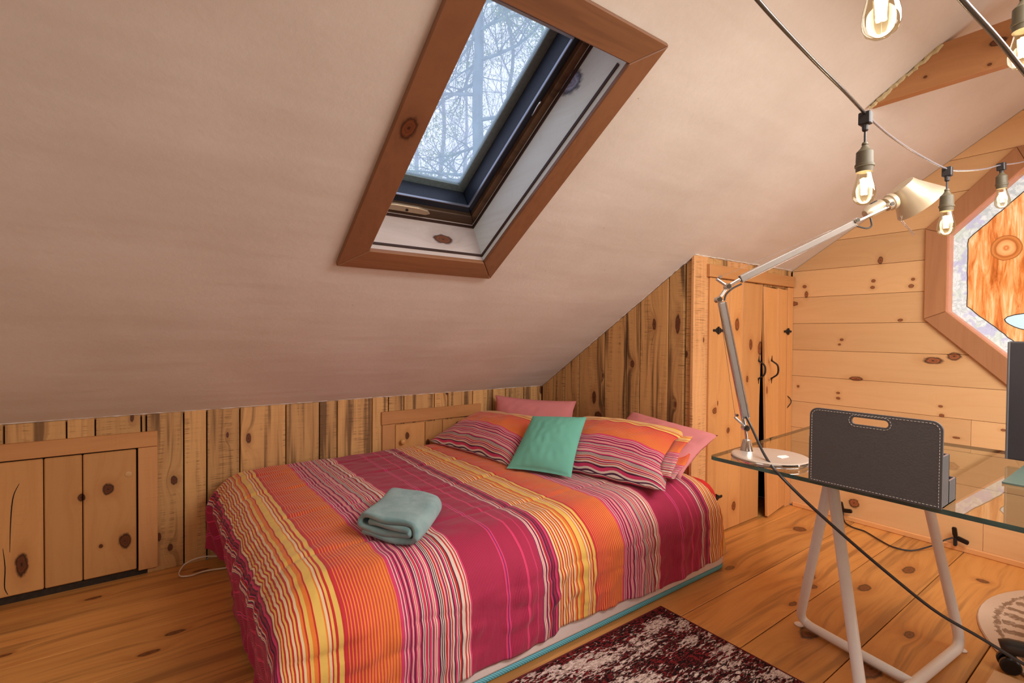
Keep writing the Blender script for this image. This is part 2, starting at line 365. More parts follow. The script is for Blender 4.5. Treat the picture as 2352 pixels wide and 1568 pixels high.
# ---------------------------------------------------------------- closet front
def xz(y0): return lambda a, b, c: (a, y0+c, b)
zc = cz(YC)
wc = struct(MB().box((XH+.024, YC+.03, 0), (XH+.12, YC+.06, zc)).box((XH+.024, YC+.03, 1.47), (XG, YC+.06, zc)).build('wall_front_closet', DARK), 'closet front of vertical pine boards above double doors')
MB().box((XH, YC, 0), (2.519, YC+.022, zc-.002)).build('corner_board', POST, wc, bevel=.002)
hx = [2.521, 2.60, 2.72, 2.858, 2.947, 3.14, 3.25, 3.375, 3.43, 3.498]
for a, b in zip(hx, hx[1:]):
    MB().box((a+.002, YC+.006, 1.45), (b-.002, YC+.026, zc-.002)).build('board', SAWN_X if random.random() > .3 else POST, wc, bevel=.002)
MB().box((2.50, YC-.022, 1.462), (3.492, YC+.004, 1.532)).build('header_trim', TRIMX, wc, bevel=.002)
MB().box((2.519, YC-.012, 0.0), (2.600, YC+.02, 1.460)).build('stile', DOOR, wc, bevel=.002)
MB().box((3.427, YC-.010, 0.0), (3.497, YC+.02, 1.460)).build('stile', DOOR, wc, bevel=.002)
MB().box((XH+.08, YK+.0, 0), (XG+.02, YK+.03, .80)).box((XG+.0, YC+.03, 0), (XG+.02, YK, .78)).box((XH+.05, YC+.70, 0), (XG, YC+.72, 1.14)).build('closet_back', DARK, wc)
iron = plain('black_iron', (44, 40, 38), .45, .6)
def handle(name, p, parent, flip=1):
    b = MB(); x, y, z = p
    pts = smooth_path([(x, y, z+.06), (x, y-.006, z+.052), (x+.010*flip, y-.030, z+.03), (x+.012*flip, y-.036, z), (x+.010*flip, y-.030, z-.03), (x, y-.006, z-.052), (x, y, z-.06)], 5)
    b.tube(pts, [.0036+.002*math.sin(PI*i/(len(pts)-1)) for i in range(len(pts))], 8)
    for s in (1, -1):
        b.lathe([(0, 0), (.009, 0), (.009, .003), (.004, .005), (0, .005)], frame((x, y+.001, z+s*.058), (0, -1, 0)), 14)
        b.prism([(x-.005, z+s*.062), (x+.005, z+s*.062), (x, z+s*.088)], lambda a, bb, c: (a, c, bb), y-.003, y)
    return b.build(name, iron, parent, smooth=True)
def strap_hinge(x, y, z, parent, l=.055, r=.055):
    b = MB(); b.tube([(x, y-.004, z+.022), (x, y-.004, z-.022)], .005, 8)
    for s, q in ((-1, l), (1, r)):
        po = [(x, z+.020), (x+s*q*.35, z+.014), (x+s*q*.5, z+.007), (x+s*q, z+.007), (x+s*q*1.08, z), (x+s*q, z-.007), (x+s*q*.5, z-.007), (x+s*q*.35, z-.014), (x, z-.020)]
        b.prism(po, lambda a, bb, c: (a, c, bb), y-.004, y-.0005)
        for k in (.4, .8): b.lathe([(0, 0), (.0035, 0), (.002, .002), (0, .002)], frame((x+s*q*k, y-.004, z), (0, -1, 0)), 8)
    return b.build('strap_hinge', iron, parent, smooth=True)
dl = struct(MB().box((2.62, YC+.012, 1.25), (3.08, YC+.03, 1.33)).box((2.62, YC+.012, .2), (3.08, YC+.03, .28)).build('door_3', DOOR), 'left leaf of the closet double doors, pine planks')
for a, b in ((2.603, 2.735), (2.735, 2.868), (2.868, 3.095)):
    po = [(a+.0012, .006), (b-.0012, .006), (b-.0012, 1.457), (a+.0012, 1.457)]
    if b > 3: po = [(a+.0012, .006), (3.083, .006), (3.078, .7), (3.092, 1.1), (3.098, 1.455), (a+.0012, 1.457)]
    MB().prism(po, xz(YC), -.008, .012).build('plank', DOOR, dl, bevel=.0025)
handle('handle', (3.062, YC-.008, .927), dl)
strap_hinge(2.603, YC-.011, 1.166, dl, .05, .06); strap_hinge(2.603, YC-.011, .215, dl, .04, .06)
dr = struct(MB().box((3.15, YC+.012, 1.25), (3.42, YC+.03, 1.33)).build('door_4', DOOR), 'right leaf of the closet double doors, standing slightly ajar')
for a, b in ((3.10, 3.29), (3.29, 3.423)):
    def ff(xx, zz, c):  # warped leaf: swings out towards the bottom
        k = (3.423-xx)/.32*(1.455-zz)/1.455
        return (xx, YC-.008+c-.05*k, zz)
    po = [(a+.0012+(.010 if a < 3.2 else 0), .012), (b-.0012, .012), (b-.0012, 1.44), (a+.0012+(.008 if a < 3.2 else 0), 1.448)]
    MB().prism(po, ff, 0, .02).build('plank', DOOR, dr, bevel=.0025)
handle('handle', (3.158, YC-.040, .927), dr)
strap_hinge(3.425, YC-.012, 1.168, dr, .05, .04)
MB().tube(smooth_path([(3.43, YC-.004, .745), (3.455, YC-.02, .72), (3.458, YC-.022, .69), (3.43, YC-.004, .65)], 5), .003, 6).build('bent_wire', iron, wc)

# ---------------------------------------------------------------- gable wall (right) with octagon hole
OY, OZ, AP = .286, 1.487, .506
def oct_pts(ap, n=8):
    r = ap/math.cos(PI/8); return [(OY+r*math.cos(PI/8+k*PI/4), OZ+r*math.sin(PI/8+k*PI/4)) for k in range(8)]
def oct_half(z, ap):   # half width at height z
    d = abs(z-OZ); s = ap*math.tan(PI/8)
    if d >= ap: return 0
    return ap if d <= s else ap-(d-s)
bk_ = MB().prism([(2.95, 0), (2.95, .70), (1.02, cz(1.02)), (1.02, 0)], yz(XG+.021), 0, .02).prism([(-.45, 0), (-.45, cz(.45)), (-2.95, .70), (-2.95, 0)], yz(XG+.021), 0, .02).box((XG+.021, -.45, 0), (XG+.041, 1.02, .80))
_a, _b = oct_pts(.525), oct_pts(1.1)
for k in range(8):
    po = [_a[k], _a[(k+1) % 8], _b[(k+1) % 8], _b[k]]
    for n_, c_ in (((KS, 1), .745+KS*YK), ((-KS, 1), .745+KS*YK), ((1, 0), 1.02), ((-1, 0), .45), ((0, -1), -.80)): po = clip(po, n_, c_)
    if len(po) > 2: bk_.prism(po, yz(XG+.021), 0, .02)
wr = struct(bk_.build('wall_right', DARK), 'gable wall of horizontal knotty pine boards')
zb = [.005, .18, .3535, .528, .703, .873, 1.0455, 1.2205, 1.3935, 1.568, 1.742, 1.916, 2.09, 2.265, 2.44, 2.62]
butt = {3: .682, 0: .626, 6: -1.0, 10: -.9}
apb = AP+.03; st_ = apb*math.tan(PI/8)
for i in range(len(zb)-1):
    a, b = zb[i]+.0009, zb[i+1]-.0009
    yl, yr = YC-.001, -2.85
    segs = []
    if b < OZ-apb or a > OZ+apb:
        if i in butt: segs = [[(yl, a), (yl, b), (butt[i]+.0006, b), (butt[i]+.0006, a)], [(butt[i]-.0006, a), (butt[i]-.0006, b), (yr, b), (yr, a)]]
        else: segs = [[(yl, a), (yl, b), (yr, b), (yr, a)]]
    else:
        zz = sorted({a, b}|{q for q in (OZ-apb, OZ-st_, OZ+st_, OZ+apb) if a < q < b})
        segs = [[(yl, a), (yl, b)]+[(OY+oct_half(q, apb), q) for q in reversed(zz)], [(yr, b), (yr, a)]+[(OY-oct_half(q, apb), q) for q in zz]]
    for po in segs:
        po = clip(po, (KS, 1), .75+KS*YK-.002); po = clip(po, (-KS, 1), .75+KS*YK-.002)
        if len(po) > 2: MB().prism(po, yz(XG), 0, .02).build('board', GABLE, wr, bevel=.0011)
bb = struct(MB().box((XG-.016, -2.9, 0), (XG, YC-.03, .030)).build('baseboard_right', SHOE, bevel=.004), 'thin pine shoe moulding along the gable wall')

# octagon window
wo = struct(bpy.data.objects.new('window_2', None), 'large octagonal window with painted glass in the gable wall'); COL.objects.link(wo); wo.location = (XG, OY, OZ-.6)
bpy.context.view_layer.update()
o_out, o_in = oct_pts(.60), oct_pts(.505)
for k in range(8):
    a, b = k, (k+1) % 8
    po = [o_out[a], o_out[b], o_in[b], o_in[a]]
    cy_, cz_ = sum(p[0] for p in po)/4, sum(p[1] for p in po)/4
    po = [(cy_+(p[0]-cy_)*.997, cz_+(p[1]-cz_)*.997) for p in po]
    MB().prism(po, yz(XG), -.02, -.0005).build('casing_board', OCT, wo, bevel=.002)
JAMB = plain('jamb_pink_pine', (225, 160, 125), .5)
ji, jj = oct_pts(.497), oct_pts(.512)
for k in range(8):
    a, b = k, (k+1) % 8
    MB().prism([jj[a], jj[b], ji[b], ji[a]], yz(XG), -.014, .07).build('jamb', JAMB, wo)
def glowpaint(name, fn, strength):
    t = NT(name); c = fn(t); t.base((.0, .0, .0, 1), .12, 0, .5)
    t.put(t.bs.inputs['Base Color'], t.mix(.5, c, (0, 0, 0, 1)))
    t.put(t.bs.inputs['Emission Color'], c); t.bs.inputs['Emission Strength'].default_value = strength
    return t.m
def pborder(t):
    p = t.pos(); n = t.noise(p, 30, 4, .7, 1.5); q = t.noise(p, 9, 2)
    c = t.mix(t.mr(n, .35, .65), lin(196, 204, 204), lin(240, 243, 241))
    c = t.mix(t.mr(q, .5, .65, 0, .5), c, lin(205, 220, 200))
    return t.mix(t.mr(t.noise(p, 14, 2), .55, .62, 0, .6), c, lin(190, 185, 225))
def pwood(t):
    p = t.pos(); v = t.vmath('MULTIPLY', p, (1, 40, 5)); n = t.noise(v, 1, 5, .65, .6); q = t.noise(t.vmath('MULTIPLY', p, (1, 14, 4)), 1, 3)
    c = t.ramp(n, [(.25, lin(150, 70, 22)), (.42, lin(205, 112, 48)), (.55, lin(236, 160, 96)), (.72, lin(250, 214, 170))])
    c = t.mix(t.mr(q, .5, .7, 0, .5), c, lin(214, 130, 60))
    for (cy2, cz2) in ((.575, 1.60),):
        d = t.vmath('LENGTH', t.vmath('MULTIPLY', t.vmath('SUBTRACT', p, (3.5, cy2, cz2)), (0, 1, .92)))
        d = t.math('ADD', d, t.math('MULTIPLY', t.noise(p, 20, 2), .012))
        r = t.ramp(t.math('MULTIPLY', d, 10.0), [(0, lin(245, 180, 120)), (.12, lin(200, 110, 50)), (.22, lin(240, 170, 110)), (.38, lin(232, 150, 88)), (.46, lin(170, 92, 40)), (.58, lin(205, 125, 62)), (.66, lin(150, 80, 34))])
        c = t.mix(t.mr(d, .064, .068, 1, 0), c, r)
    return c
GB = glowpaint('painted_glass_border', pborder, .68)
GW = glowpaint('painted_glass_wood', pwood, .95)
GBL = glowpaint('painted_glass_blue', lambda t: t.mix(t.mr(t.noise(t.pos(), 22, 4, .7), .4, .65), lin(96, 132, 176), lin(170, 200, 225)), .9)
GWH = glowpaint('painted_glass_pale', lambda t: t.mix(t.noise(t.pos(), 12, 3), lin(200, 232, 238), lin(222, 242, 244)), .7)
XP = 3.565
MB().prism(oct_pts(.50), yz(XP), 0, .006).build('pane', GB, wo)
wp = oct_pts(.437)
def wavy(pl, amp=.003, n=14):
    out = []
    for i in range(len(pl)):
        a, b = pl[i], pl[(i+1) % len(pl)]
        for k in range(n):
            q = k/n; out.append((a[0]+(b[0]-a[0])*q+random.uniform(-amp, amp), a[1]+(b[1]-a[1])*q+random.uniform(-amp, amp)))
    return out
wpp = wavy(wp, .002)
MB().prism(wpp, yz(XP), -.0012, 0).build('painted_wood_field', GW, wo)
INK = plain('ink', (30, 22, 20), .6)
def outline(pl, x, r=.0022, closed=True):
    pts = [(x, a, b) for a, b in pl]+([(x, pl[0][0], pl[0][1])] if closed else [])
    return MB().tube(pts, r, 5, cap=False)
outline(wpp, XP-.001).build('painted_outline', INK, wo)
# the pale and blue painted shapes (mostly behind the monitor and outside the frame)
blue = wavy([(.46, 1.35), (.40, 1.55), (.20, 1.70), (.02, 1.62), (-.05, 1.30), (.0, 1.10), (.44, 1.10), (.47, 1.2)], .002, 6)
MB().prism(blue, yz(XP), -.0022, -.0012).build('painted_blue_shape', GBL, wo); outline(blue, XP-.002).build('painted_outline', INK, wo)
pale = []
for k in range(28):
    a = 2*PI*k/28; pale.append((.38+.19*math.cos(a)*(1+.08*math.sin(3*a)), 1.22+.055*math.sin(a)*(1+.1*math.cos(2*a))))
MB().prism(pale, yz(XP), -.0032, -.0022).build('painted_pale_shape', GWH, wo); outline(pale, XP-.003).build('painted_outline', INK, wo)

# ---------------------------------------------------------------- ceiling
S1 = YK*SA
hx0, hx1, hs0, hs1 = .647, 1.160, 1.287, 2.234
b = MB()
def slab(b, x0, x1, s0, s1, n0=0.0, n1=.17):
    po = [(x0, s0), (x1, s0), (x1, s1), (x0, s1)]; b.prism(po, SL, n0, n1)
slab(b, XB, hx0, -.03, S1); slab(b, hx1, XG+.06, -.03, S1); slab(b, hx0, hx1, -.03, hs0); slab(b, hx0, hx1, hs1, S1)
b.prism([(XB, -.03), (XG+.06, -.03), (XG+.06, S1), (XB, S1)], lambda x, s, n: Vector((SL(x, s, n).x, -SL(x, s, n).y, SL(x, s, n).z)), 0, .17)
ce = struct(b.build('ceiling', PLASTER), 'sloped plaster ceiling')
# ragged caulk bead where the slope meets the boards
def bead(pts, r): 
    P = []
    for a, c in zip(pts, pts[1:]):
        a = Vector(a); c = Vector(c); n = max(2, int((c-a).length/.02))
        P += [a.lerp(c, k/n)+Vector((random.uniform(-1, 1), random.uniform(-1, 1), random.uniform(-1, 1)))*r*.45 for k in range(n)]
    P.append(Vector(pts[-1])); return MB().tube(P, [r*random.uniform(.5, 1.2) for _ in P], 6)
bead([(XB, YK-.001, .752), (XH, YK-.001, .752)], .0035).build('caulk_bead', PLASTER, ce)
bead([(XH-.002, YK, .752), (XH-.002, YC, cz(YC)), (XG-.02, YC-.002, cz(YC)+.001)], .004).build('caulk_bead', PLASTER, ce)
# hidden walls of the same room, behind the camera
struct(MB().box((XB, -2.95, 0), (XG+.1, -2.9, .80)).build('wall_opposite', PLASTER), 'plaster knee wall behind the camera')
struct(MB().prism([(-2.95, 0), (2.95, 0), (2.95, .72), (0, 2.62), (-2.95, .72)], yz(XB), -.03, 0).build('wall_camera_side', PLASTER), 'plaster end wall behind the camera')

# beam (collar tie)
bm_ = struct(MB().prism([(.802, 2.083), (-.80, 2.083), (-.57, 2.235), (.57, 2.235)], yz(XH+.005), 0, .04).build('trim_beam', BEAM, bevel=.002), 'pine collar beam crossing under the ridge')
b = MB(); P = []
for k in range(26):
    q = k/25; y = .805-q*.235
    P.append(Vector((XH+.004, y+random.uniform(-.006, .006), cz(y)-.006+random.uniform(-.006, .004))))
b.tube(P, [.004+random.uniform(.001, .006) for _ in P], 6).build('caulk_bead', CAULK, bm_)

# ---------------------------------------------------------------- skylight
ws = struct(bpy.data.objects.new('window_1', None), 'pine-cased skylight in the sloped ceiling with bare trees outside'); COL.objects.link(ws); ws.location = SL(.9, 1.2, 0)
bpy.context.view_layer.update()
O = [(.560, 1.195), (1.240, 1.195), (1.240, 2.315), (.560, 2.315)]; I = [(.655, 1.297), (1.152, 1.297), (1.152, 2.225), (.655, 2.225)]
for k in range(4):
    a, c_ = k, (k+1) % 4; po = [O[a], O[c_], I[c_], I[a]]
    cx_, cy_ = sum(p[0] for p in po)/4, sum(p[1] for p in po)/4
    po = [(cx_+(p[0]-cx_)*.998, cy_+(p[1]-cy_)*.998) for p in po]
    MB().prism(po, SL, -.018, -.0005).build('casing_board', CASE_X if k in (0, 2) else CASE_S, ws, bevel=.003)
J = [(.670, 1.33), (1.136, 1.33), (1.136, 2.20), (.670, 2.20)]; Iw = [(.652, 1.293), (1.156, 1.293), (1.156, 2.229), (.652, 2.229)]
for k in range(4):
    a, c_ = k, (k+1) % 4
    p4 = [SL(*Iw[a], 0), SL(*Iw[c_], 0), SL(*J[c_], .17), SL(*J[a], .17)]
    n = (p4[1]-p4[0]).cross(p4[3]-p4[0]).normalized()
    mid = SL(.9, 1.76, .08); 
    if (mid-p4[0]).dot(n) > 0: n = -n
    MB().add(p4+[q+n*.012 for q in p4], [(0, 1, 2, 3), (4, 5, 6, 7), (0, 1, 5, 4), (1, 2, 6, 5), (2, 3, 7, 6), (3, 0, 4, 7)]).build('shaft_board', SHAFT_X if k in (0, 2) else SHAFT_S, ws)
DKB = plain('dark_brown_bead', (58, 34, 24), .6)
def shaft_strip(n0, n1, name, mat):
    x0_ = 1.156-.02*(n0+n1)/2/.17; s0_ = 1.293+.037*(n0+n1)/2/.17
    MB().prism([(x0_-.004, s0_), (x0_+.001, s0_), (x0_+.001, 2.2), (x0_-.004, 2.2)], SL, n0, n1).build(name, mat, ws)
    MB().prism([(.66, s0_-.001), (x0_, s0_-.001), (x0_, s0_+.004), (.66, s0_+.004)], SL, n0, n1).build(name, mat, ws)
shaft_strip(.016, .026, 'groove_bead', DKB); shaft_strip(.147, .159, 'stop_bead', DKB)
def ring(o, i, n0, n1):
    b = MB()
    oo = [(o[0], o[2]), (o[1], o[2]), (o[1], o[3]), (o[0], o[3])]; ii = [(i[0], i[2]), (i[1], i[2]), (i[1], i[3]), (i[0], i[3])]
    for k in range(4):
        a, c_ = k, (k+1) % 4; b.prism([oo[a], oo[c_], ii[c_], ii[a]], SL, n0, n1)
    return b
ring((.655, 1.151, 1.315, 2.215), (.70, 1.110, 1.375, 2.17), .165, .215).build('wood_frame', FRAMEW, ws, bevel=.003)
SASH = plain('black_sash', (38, 44, 58), .5, .2, var=.3, vs=200, bump=.2)
ring((.69, 1.115, 1.37, 2.18), (.715, 1.078, 1.415, 2.15), .185, .262).build('sash', SASH, ws, bevel=.003)
ring((.70, 1.10, 1.40, 2.17), (.735, 1.045, 1.445, 2.13), .262, .285).build('outer_frame', plain('weathered_metal', (120, 138, 140), .5, .3, var=.15, vs=90), ws, bevel=.002)
ring((.70, 1.0805, 1.412, 2.16), (.718, 1.077, 1.4155, 2.152), .176, .185).build('sash_trim', plain('sash_trim_metal', (150, 155, 170), .35, .7), ws)
t = NT('skylight_glass'); tr = t.n('ShaderNodeBsdfTransparent'); tr.inputs[0].default_value = (.93, .95, .97, 1)
gl = t.n('ShaderNodeBsdfGlossy'); gl.inputs['Roughness'].default_value = .05; df = t.n('ShaderNodeBsdfTranslucent'); df.inputs[0].default_value = (.75, .82, .9, 1)
mx = t.n('ShaderNodeMixShader'); mx.inputs[0].default_value = .04; t.link(tr.outputs[0], mx.inputs[1]); t.link(gl.outputs[0], mx.inputs[2])
m2 = t.n('ShaderNodeMixShader'); m2.inputs[0].default_value = .16
wv = t.vmath('MULTIPLY', t.pos(), (1, 1, 1)); 
t.link(mx.outputs[0], m2.inputs[1]); t.link(df.outputs[0], m2.inputs[2]); t.link(m2.outputs[0], t.out.inputs[0]); SKYG = t.m
MB().prism([(.72, 1.43), (1.06, 1.43), (1.06, 2.145), (.72, 2.145)], SL, .272, .275).build('pane', SKYG, ws)
# latch bar on the lower frame
b = MB(); b.prism([(.712, 1.352), (.90, 1.352), (.918, 1.362), (.90, 1.377), (.86, 1.384), (.76, 1.384), (.72, 1.377)], SL, .152, .166)
la = b.build('latch_bar', plain('latch_metal', (170, 150, 125), .4, .5), ws, bevel=.003)
MB().lathe([(0, 0), (.0055, 0), (.0055, .003), (.003, .004), (0, .004)], frame(SL(.815, 1.366, .152), SL(0, 0, -1)-SL(0, 0, 0)), 12).build('lock_screw', iron, la, smooth=True)
MB().tube(smooth_path([SL(1.095, 1.88, .168), SL(1.088, 1.90, .158), SL(1.084, 1.925, .155), SL(1.09, 1.94, .162), SL(1.096, 1.93, .168)], 5), .0022, 6).build('wire_hook', plain('steel_wire', (190, 190, 195), .3, .8), ws, smooth=True)

# ---------------------------------------------------------------- trees outside the skylight
BARK = plain('hazed_bark', (116, 142, 150), .9, var=.2, vs=6)  # haze of the outdoor view put into the bark colour
BARKF = plain('hazed_bark_far', (150, 160, 174), .9, var=.15, vs=6)  # paler bark for farther trees, haze put into the colour
NEED = plain('pine_needles', (118, 156, 122), .8, var=.25, vs=3)
def rec_branch(b, p, d, L, r, depth, up=.15, tips=None):
    n = 5; pts = [p]; q = Vector(p); dd = Vector(d).normalized()
    for k in range(n):
        dd = (dd+Vector((random.gauss(0, .13), random.gauss(0, .13), random.gauss(0, .10)+up*.15))).normalized()
        q = q+dd*L/n; pts.append(q.copy())
    b.tube(pts, [r*(1-.75*k/n) for k in range(n+1)], 4 if depth < 2 else 5, cap=False)
    if depth <= 0:
        if tips is not None: tips.append((pts[-1], dd, L))
        return
    for k in range(1, n+1):
        for _ in range(2 if depth > 1 else 1):
            ax = dd.cross(Vector((random.gauss(0, 1), random.gauss(0, 1), random.gauss(0, 1)))).normalized()
            nd = (Matrix.Rotation(random.uniform(.4, 1.0), 3, ax) @ dd)
            rec_branch(b, pts[k], nd, L*random.uniform(.45, .7), r*(1-.75*k/n)*.55, depth-1, up, tips)
def tree(px, d, r, lean, label, seed, bare=True, hmax=15, nb=24, zlo=2.0):
    random.seed(seed)
    g = at(px, 200, d); base = Vector((g.x, g.y, -3.2))
    root = thing('pine_tree' if not bare else 'bare_tree', base, label, 'tree', None)
    pts = [base+Vector((lean*k/12*1.5+random.gauss(0, .06), lean*k/12, k*(hmax+3.2)/12)) for k in range(13)]
    MB().tube(smooth_path(pts, 3), [r*(1-.7*k/36) for k in range(37)], 9).build('trunk', BARK if not bare else BARKF, root, smooth=True)
    br = MB(); tips = []
    for k in range(nb):
        h = random.uniform(zlo, hmax-1); f = (h+3.2)/(hmax+3.2)*12; i = min(int(f), 11); p = pts[i].lerp(pts[i+1], f-i)
        a = random.uniform(0, 2*PI)
        if bare: rec_branch(br, p, (math.cos(a)*.7, math.sin(a)*.7, .9), random.uniform(1.6, 3.0), r*.28, 2, .5, tips)
        else: rec_branch(br, p, (math.cos(a), math.sin(a), -.02), random.uniform(1.6, 2.8), r*.22, 2, .0, tips)
    br.build('branches', BARK if not bare else BARKF, root)['kind'] = 'stuff'
    if not bare:
        nd = MB()
        for (p, dd, L) in tips[::2]:
            for _ in range(26):
                o = p+Vector((random.gauss(0, .2), random.gauss(0, .2), random.gauss(0, .07)))
                e = (dd*.3+Vector((random.gauss(0, 1), random.gauss(0, 1), random.gauss(.3, .6)))).normalized()*random.uniform(.10, .22)
                s = e.cross(Vector((random.gauss(0, 1), random.gauss(0, 1), 1))).normalized()*.010
                nd.add([o-s, o+s, o+e], [(0, 1, 2)])
        nd.build('needles', NEED, root)['kind'] = 'stuff'
tree(1092, 11, .20, .05, 'tall grey pine outside the skylight with wispy green boughs, the thickest trunk', 7, False, 13, 40)
tree(1010, 15, .10, .1, 'thin bare tree outside the skylight left of the big pine', 12, True, 15, 22)
tree(1175, 14, .09, -.2, 'thin bare tree outside the skylight right of the big pine', 15, True, 15, 22)
tree(960, 18, .12, .0, 'far bare tree at the left edge of the skylight view', 22, True, 17, 24)
tree(1060, 21, .10, .3, 'far slender bare tree seen just behind the big pine', 31, True, 19, 24)
tree(1240, 17, .09, .3, 'far bare tree at the right edge of the skylight view', 35, True, 18, 22)
random.seed(9)
# ---------------------------------------------------------------- bedding materials
CR, YE, OR_, RD, PK, CM, DP, MG, WH = (232, 208, 160), (232, 190, 96), (232, 128, 52), (196, 48, 48), (214, 62, 108), (150, 36, 66), (74, 34, 62), (178, 44, 96), (228, 205, 190)
random.seed(21)
def seq(total, items):
    s = sum(i[0] for i in items); return [(i[0]*total/s, i[1]) for i in items]
A_ = [(3, CR), (2, RD), (2.5, YE), (2.5, RD)]*3+[(3, CR), (3, OR_), (2, RD), (4, YE), (5, OR_), (2, RD), (9, YE), (2, OR_), (3, CR), (2, RD), (3, YE), (3, RD), (6, YE), (3, RD)]
C1_ = [(5, PK), (1.3, WH), (3, MG), (1.2, WH), (2.5, PK), (1.5, DP), (2, PK), (1.2, WH), (1.5, PK), (2, DP), (2.2, PK), (1.3, WH), (1.2, RD), (1.2, WH), (2.4, PK), (1.8, DP), (1.4, MG), (1.4, WH), (1.2, DP), (1.3, WH), (2.2, PK), (1.5, RD), (1.3, WH), (1.2, DP), (3, PK), (1.2, WH), (1.4, DP), (2, PK), (1.4, WH), (1.2, RD)]
C2_ = [(1.6, WH), (2.6, PK), (1.8, DP), (1.2, WH), (1.2, DP), (1.2, WH), (1.2, DP), (1.2, WH), (2.4, RD), (1.2, WH), (1.5, PK), (1.2, DP), (1.2, WH), (1.6, RD), (2.6, WH), (1.6, DP), (2.4, PK), (1.4, WH), (1.2, DP), (1.3, WH), (2.6, RD), (1.8, DP), (5, WH), (2.4, RD), (2.6, WH), (1.8, RD), (1.4, WH), (2, PK)]
E_ = [(2, MG), (1.2, DP), (2, WH), (1, RD), (2, WH), (2, MG), (2, DP), (2, WH), (3, RD), (1.5, DP), (2.5, PK), (3, DP), (4, CM), (2, DP), (4, PK), (3, CM)]
PER = .945; A0 = .245
def stripes(name):
    t = NT(name); uvn = t.n('ShaderNodeUVMap'); uvn.uv_map = 'UVMap'; uv = t.sep(uvn.outputs[0])
    u = t.math('MODULO', t.math('ADD', uv[0], -A0+PER*3), PER)
    def band(v, lo, items, wd):
        x = t.math('DIVIDE', t.math('SUBTRACT', v, lo), wd); p = 0; st = []
        for q, c in seq(1.0, items): st.append((p, lin(*c))); p += q
        return t.ramp(x, st[:32], True)
    cA = band(u, 0, A_, .185); cC = t.mix(t.math('GREATER_THAN', u, .452), band(u, .340, C1_, .112), band(u, .452, C2_, .123)); cE = band(u, .870, E_, .075)
    fB = t.math('FRACT', t.math('MULTIPLY', u, 108.0)); qB = t.mr(u, .185, .34, .68, .44, False)
    cB = t.mix(t.mr(fB, t.math('SUBTRACT', qB, .08), t.math('ADD', qB, .08)), lin(200, 48, 66), lin(240, 136, 54))
    cB = t.mix(t.mr(u, .185, .34, 0, .25, False), cB, lin(240, 150, 60))
    fD = t.math('ABSOLUTE', t.math('SUBTRACT', t.math('FRACT', t.math('MULTIPLY', u, 190.0)), .5))
    cD = t.mix(t.mr(fD, .18, .32), lin(198, 48, 88), lin(128, 34, 62))
    def line(c, at_, w_, colr):
        return t.mix(t.math('LESS_THAN', t.math('ABSOLUTE', t.math('SUBTRACT', u, at_)), w_), c, lin(*colr))
    cD = line(cD, .722, .008, PK); cD = line(cD, .722, .0018, (110, 40, 100)); cD = line(cD, .802, .004, PK); cD = line(cD, .845, .002, PK)
    c = cA; gt = lambda x: t.math('GREATER_THAN', u, x)
    c = t.mix(gt(.185), c, cB); c = t.mix(gt(.340), c, cC); c = t.mix(gt(.575), c, cD); c = t.mix(gt(.870), c, cE)
    n = t.noise(t.pos(), 9, 4, .6); wv = t.noise(t.pos(), 700, 1)
    c = t.mix(t.mr(n, .3, .7, .12, 0), c, lin(120, 40, 50))
    t.bump(t.math('ADD', t.math('MULTIPLY', n, 1.0), t.math('MULTIPLY', wv, .05)), .35, .012)
    t.bs.inputs['Sheen Weight'].default_value = .15
    return t.base(c, .75, 0, .2)
STR = stripes('striped_cotton')
PINKF = plain('pink_cotton', (214, 132, 132), .8, spec=.2, var=.04, vs=12, bump=.25)
TEALF = plain('mint_cotton', (112, 184, 164), .8, spec=.2, var=.04, vs=14, bump=.2)
REDF = plain('red_cotton', (206, 48, 44), .8, spec=.2, bump=.2)
MWHITE = plain('mattress_white', (222, 205, 200), .75, var=.03)
t = NT('teal_mesh_band'); wv = t.n('ShaderNodeTexWave', wave_type='BANDS', bands_direction='DIAGONAL'); t.link(t.pos(), wv.inputs['Vector']); wv.inputs['Scale'].default_value = 60
TEALB = t.base(t.mix(wv.outputs[1], lin(60, 130, 145), lin(110, 178, 190)), .7)

# ---------------------------------------------------------------- mattress
def rounded(x0, x1, y0, y1, r, n=7):
    P = []
    for cx_, cy_, a0 in ((x1-r, y1-r, 0), (x0+r, y1-r, PI/2), (x0+r, y0+r, PI), (x1-r, y0+r, 1.5*PI)):
        P += [(cx_+r*math.cos(a0+PI/2*k/n), cy_+r*math.sin(a0+PI/2*k/n)) for k in range(n+1)]
    return P
def cushion_block(x0, x1, y0, y1, z0, z1, r, e):
    """block with rounded plan corners and rounded top/bottom rims"""
    b = MB(); rings = []
    for k in range(7):
        a = PI/2*k/6; rings.append((e*(1-math.sin(a)), z0+e*(1-math.cos(a))) if False else (e*(1-math.sin(a)), z0+e*(1-math.cos(a))))
    for k in range(7):
        a = PI/2*k/6; rings.append((e*(1-math.cos(a)), z1-e*(1-math.sin(a))))
    n = None
    for ins, z in rings:
        P = rounded(x0+ins, x1-ins, y0+ins, y1-ins, max(r-ins, .005)); n = len(P); b.v += [(x, y, z) for x, y in P]
    for i in range(len(rings)-1):
        for k in range(n): b.f.append((i*n+k, i*n+(k+1) % n, (i+1)*n+(k+1) % n, (i+1)*n+k)); b.mi.append(0)
    b.f.append(tuple(range(n-1, -1, -1))); b.mi.append(0); L = (len(rings)-1)*n; b.f.append(tuple(range(L, L+n))); b.mi.append(0)
    return b
mt = thing('mattress', (1.31, 2.1, 0), 'low white mattress with teal base band lying on the floor under the striped spread', 'mattress')
cushion_block(.31, 2.335, 1.335, 2.865, .0, .022, .10, .009).build('base_band', TEALB, mt, smooth='all')
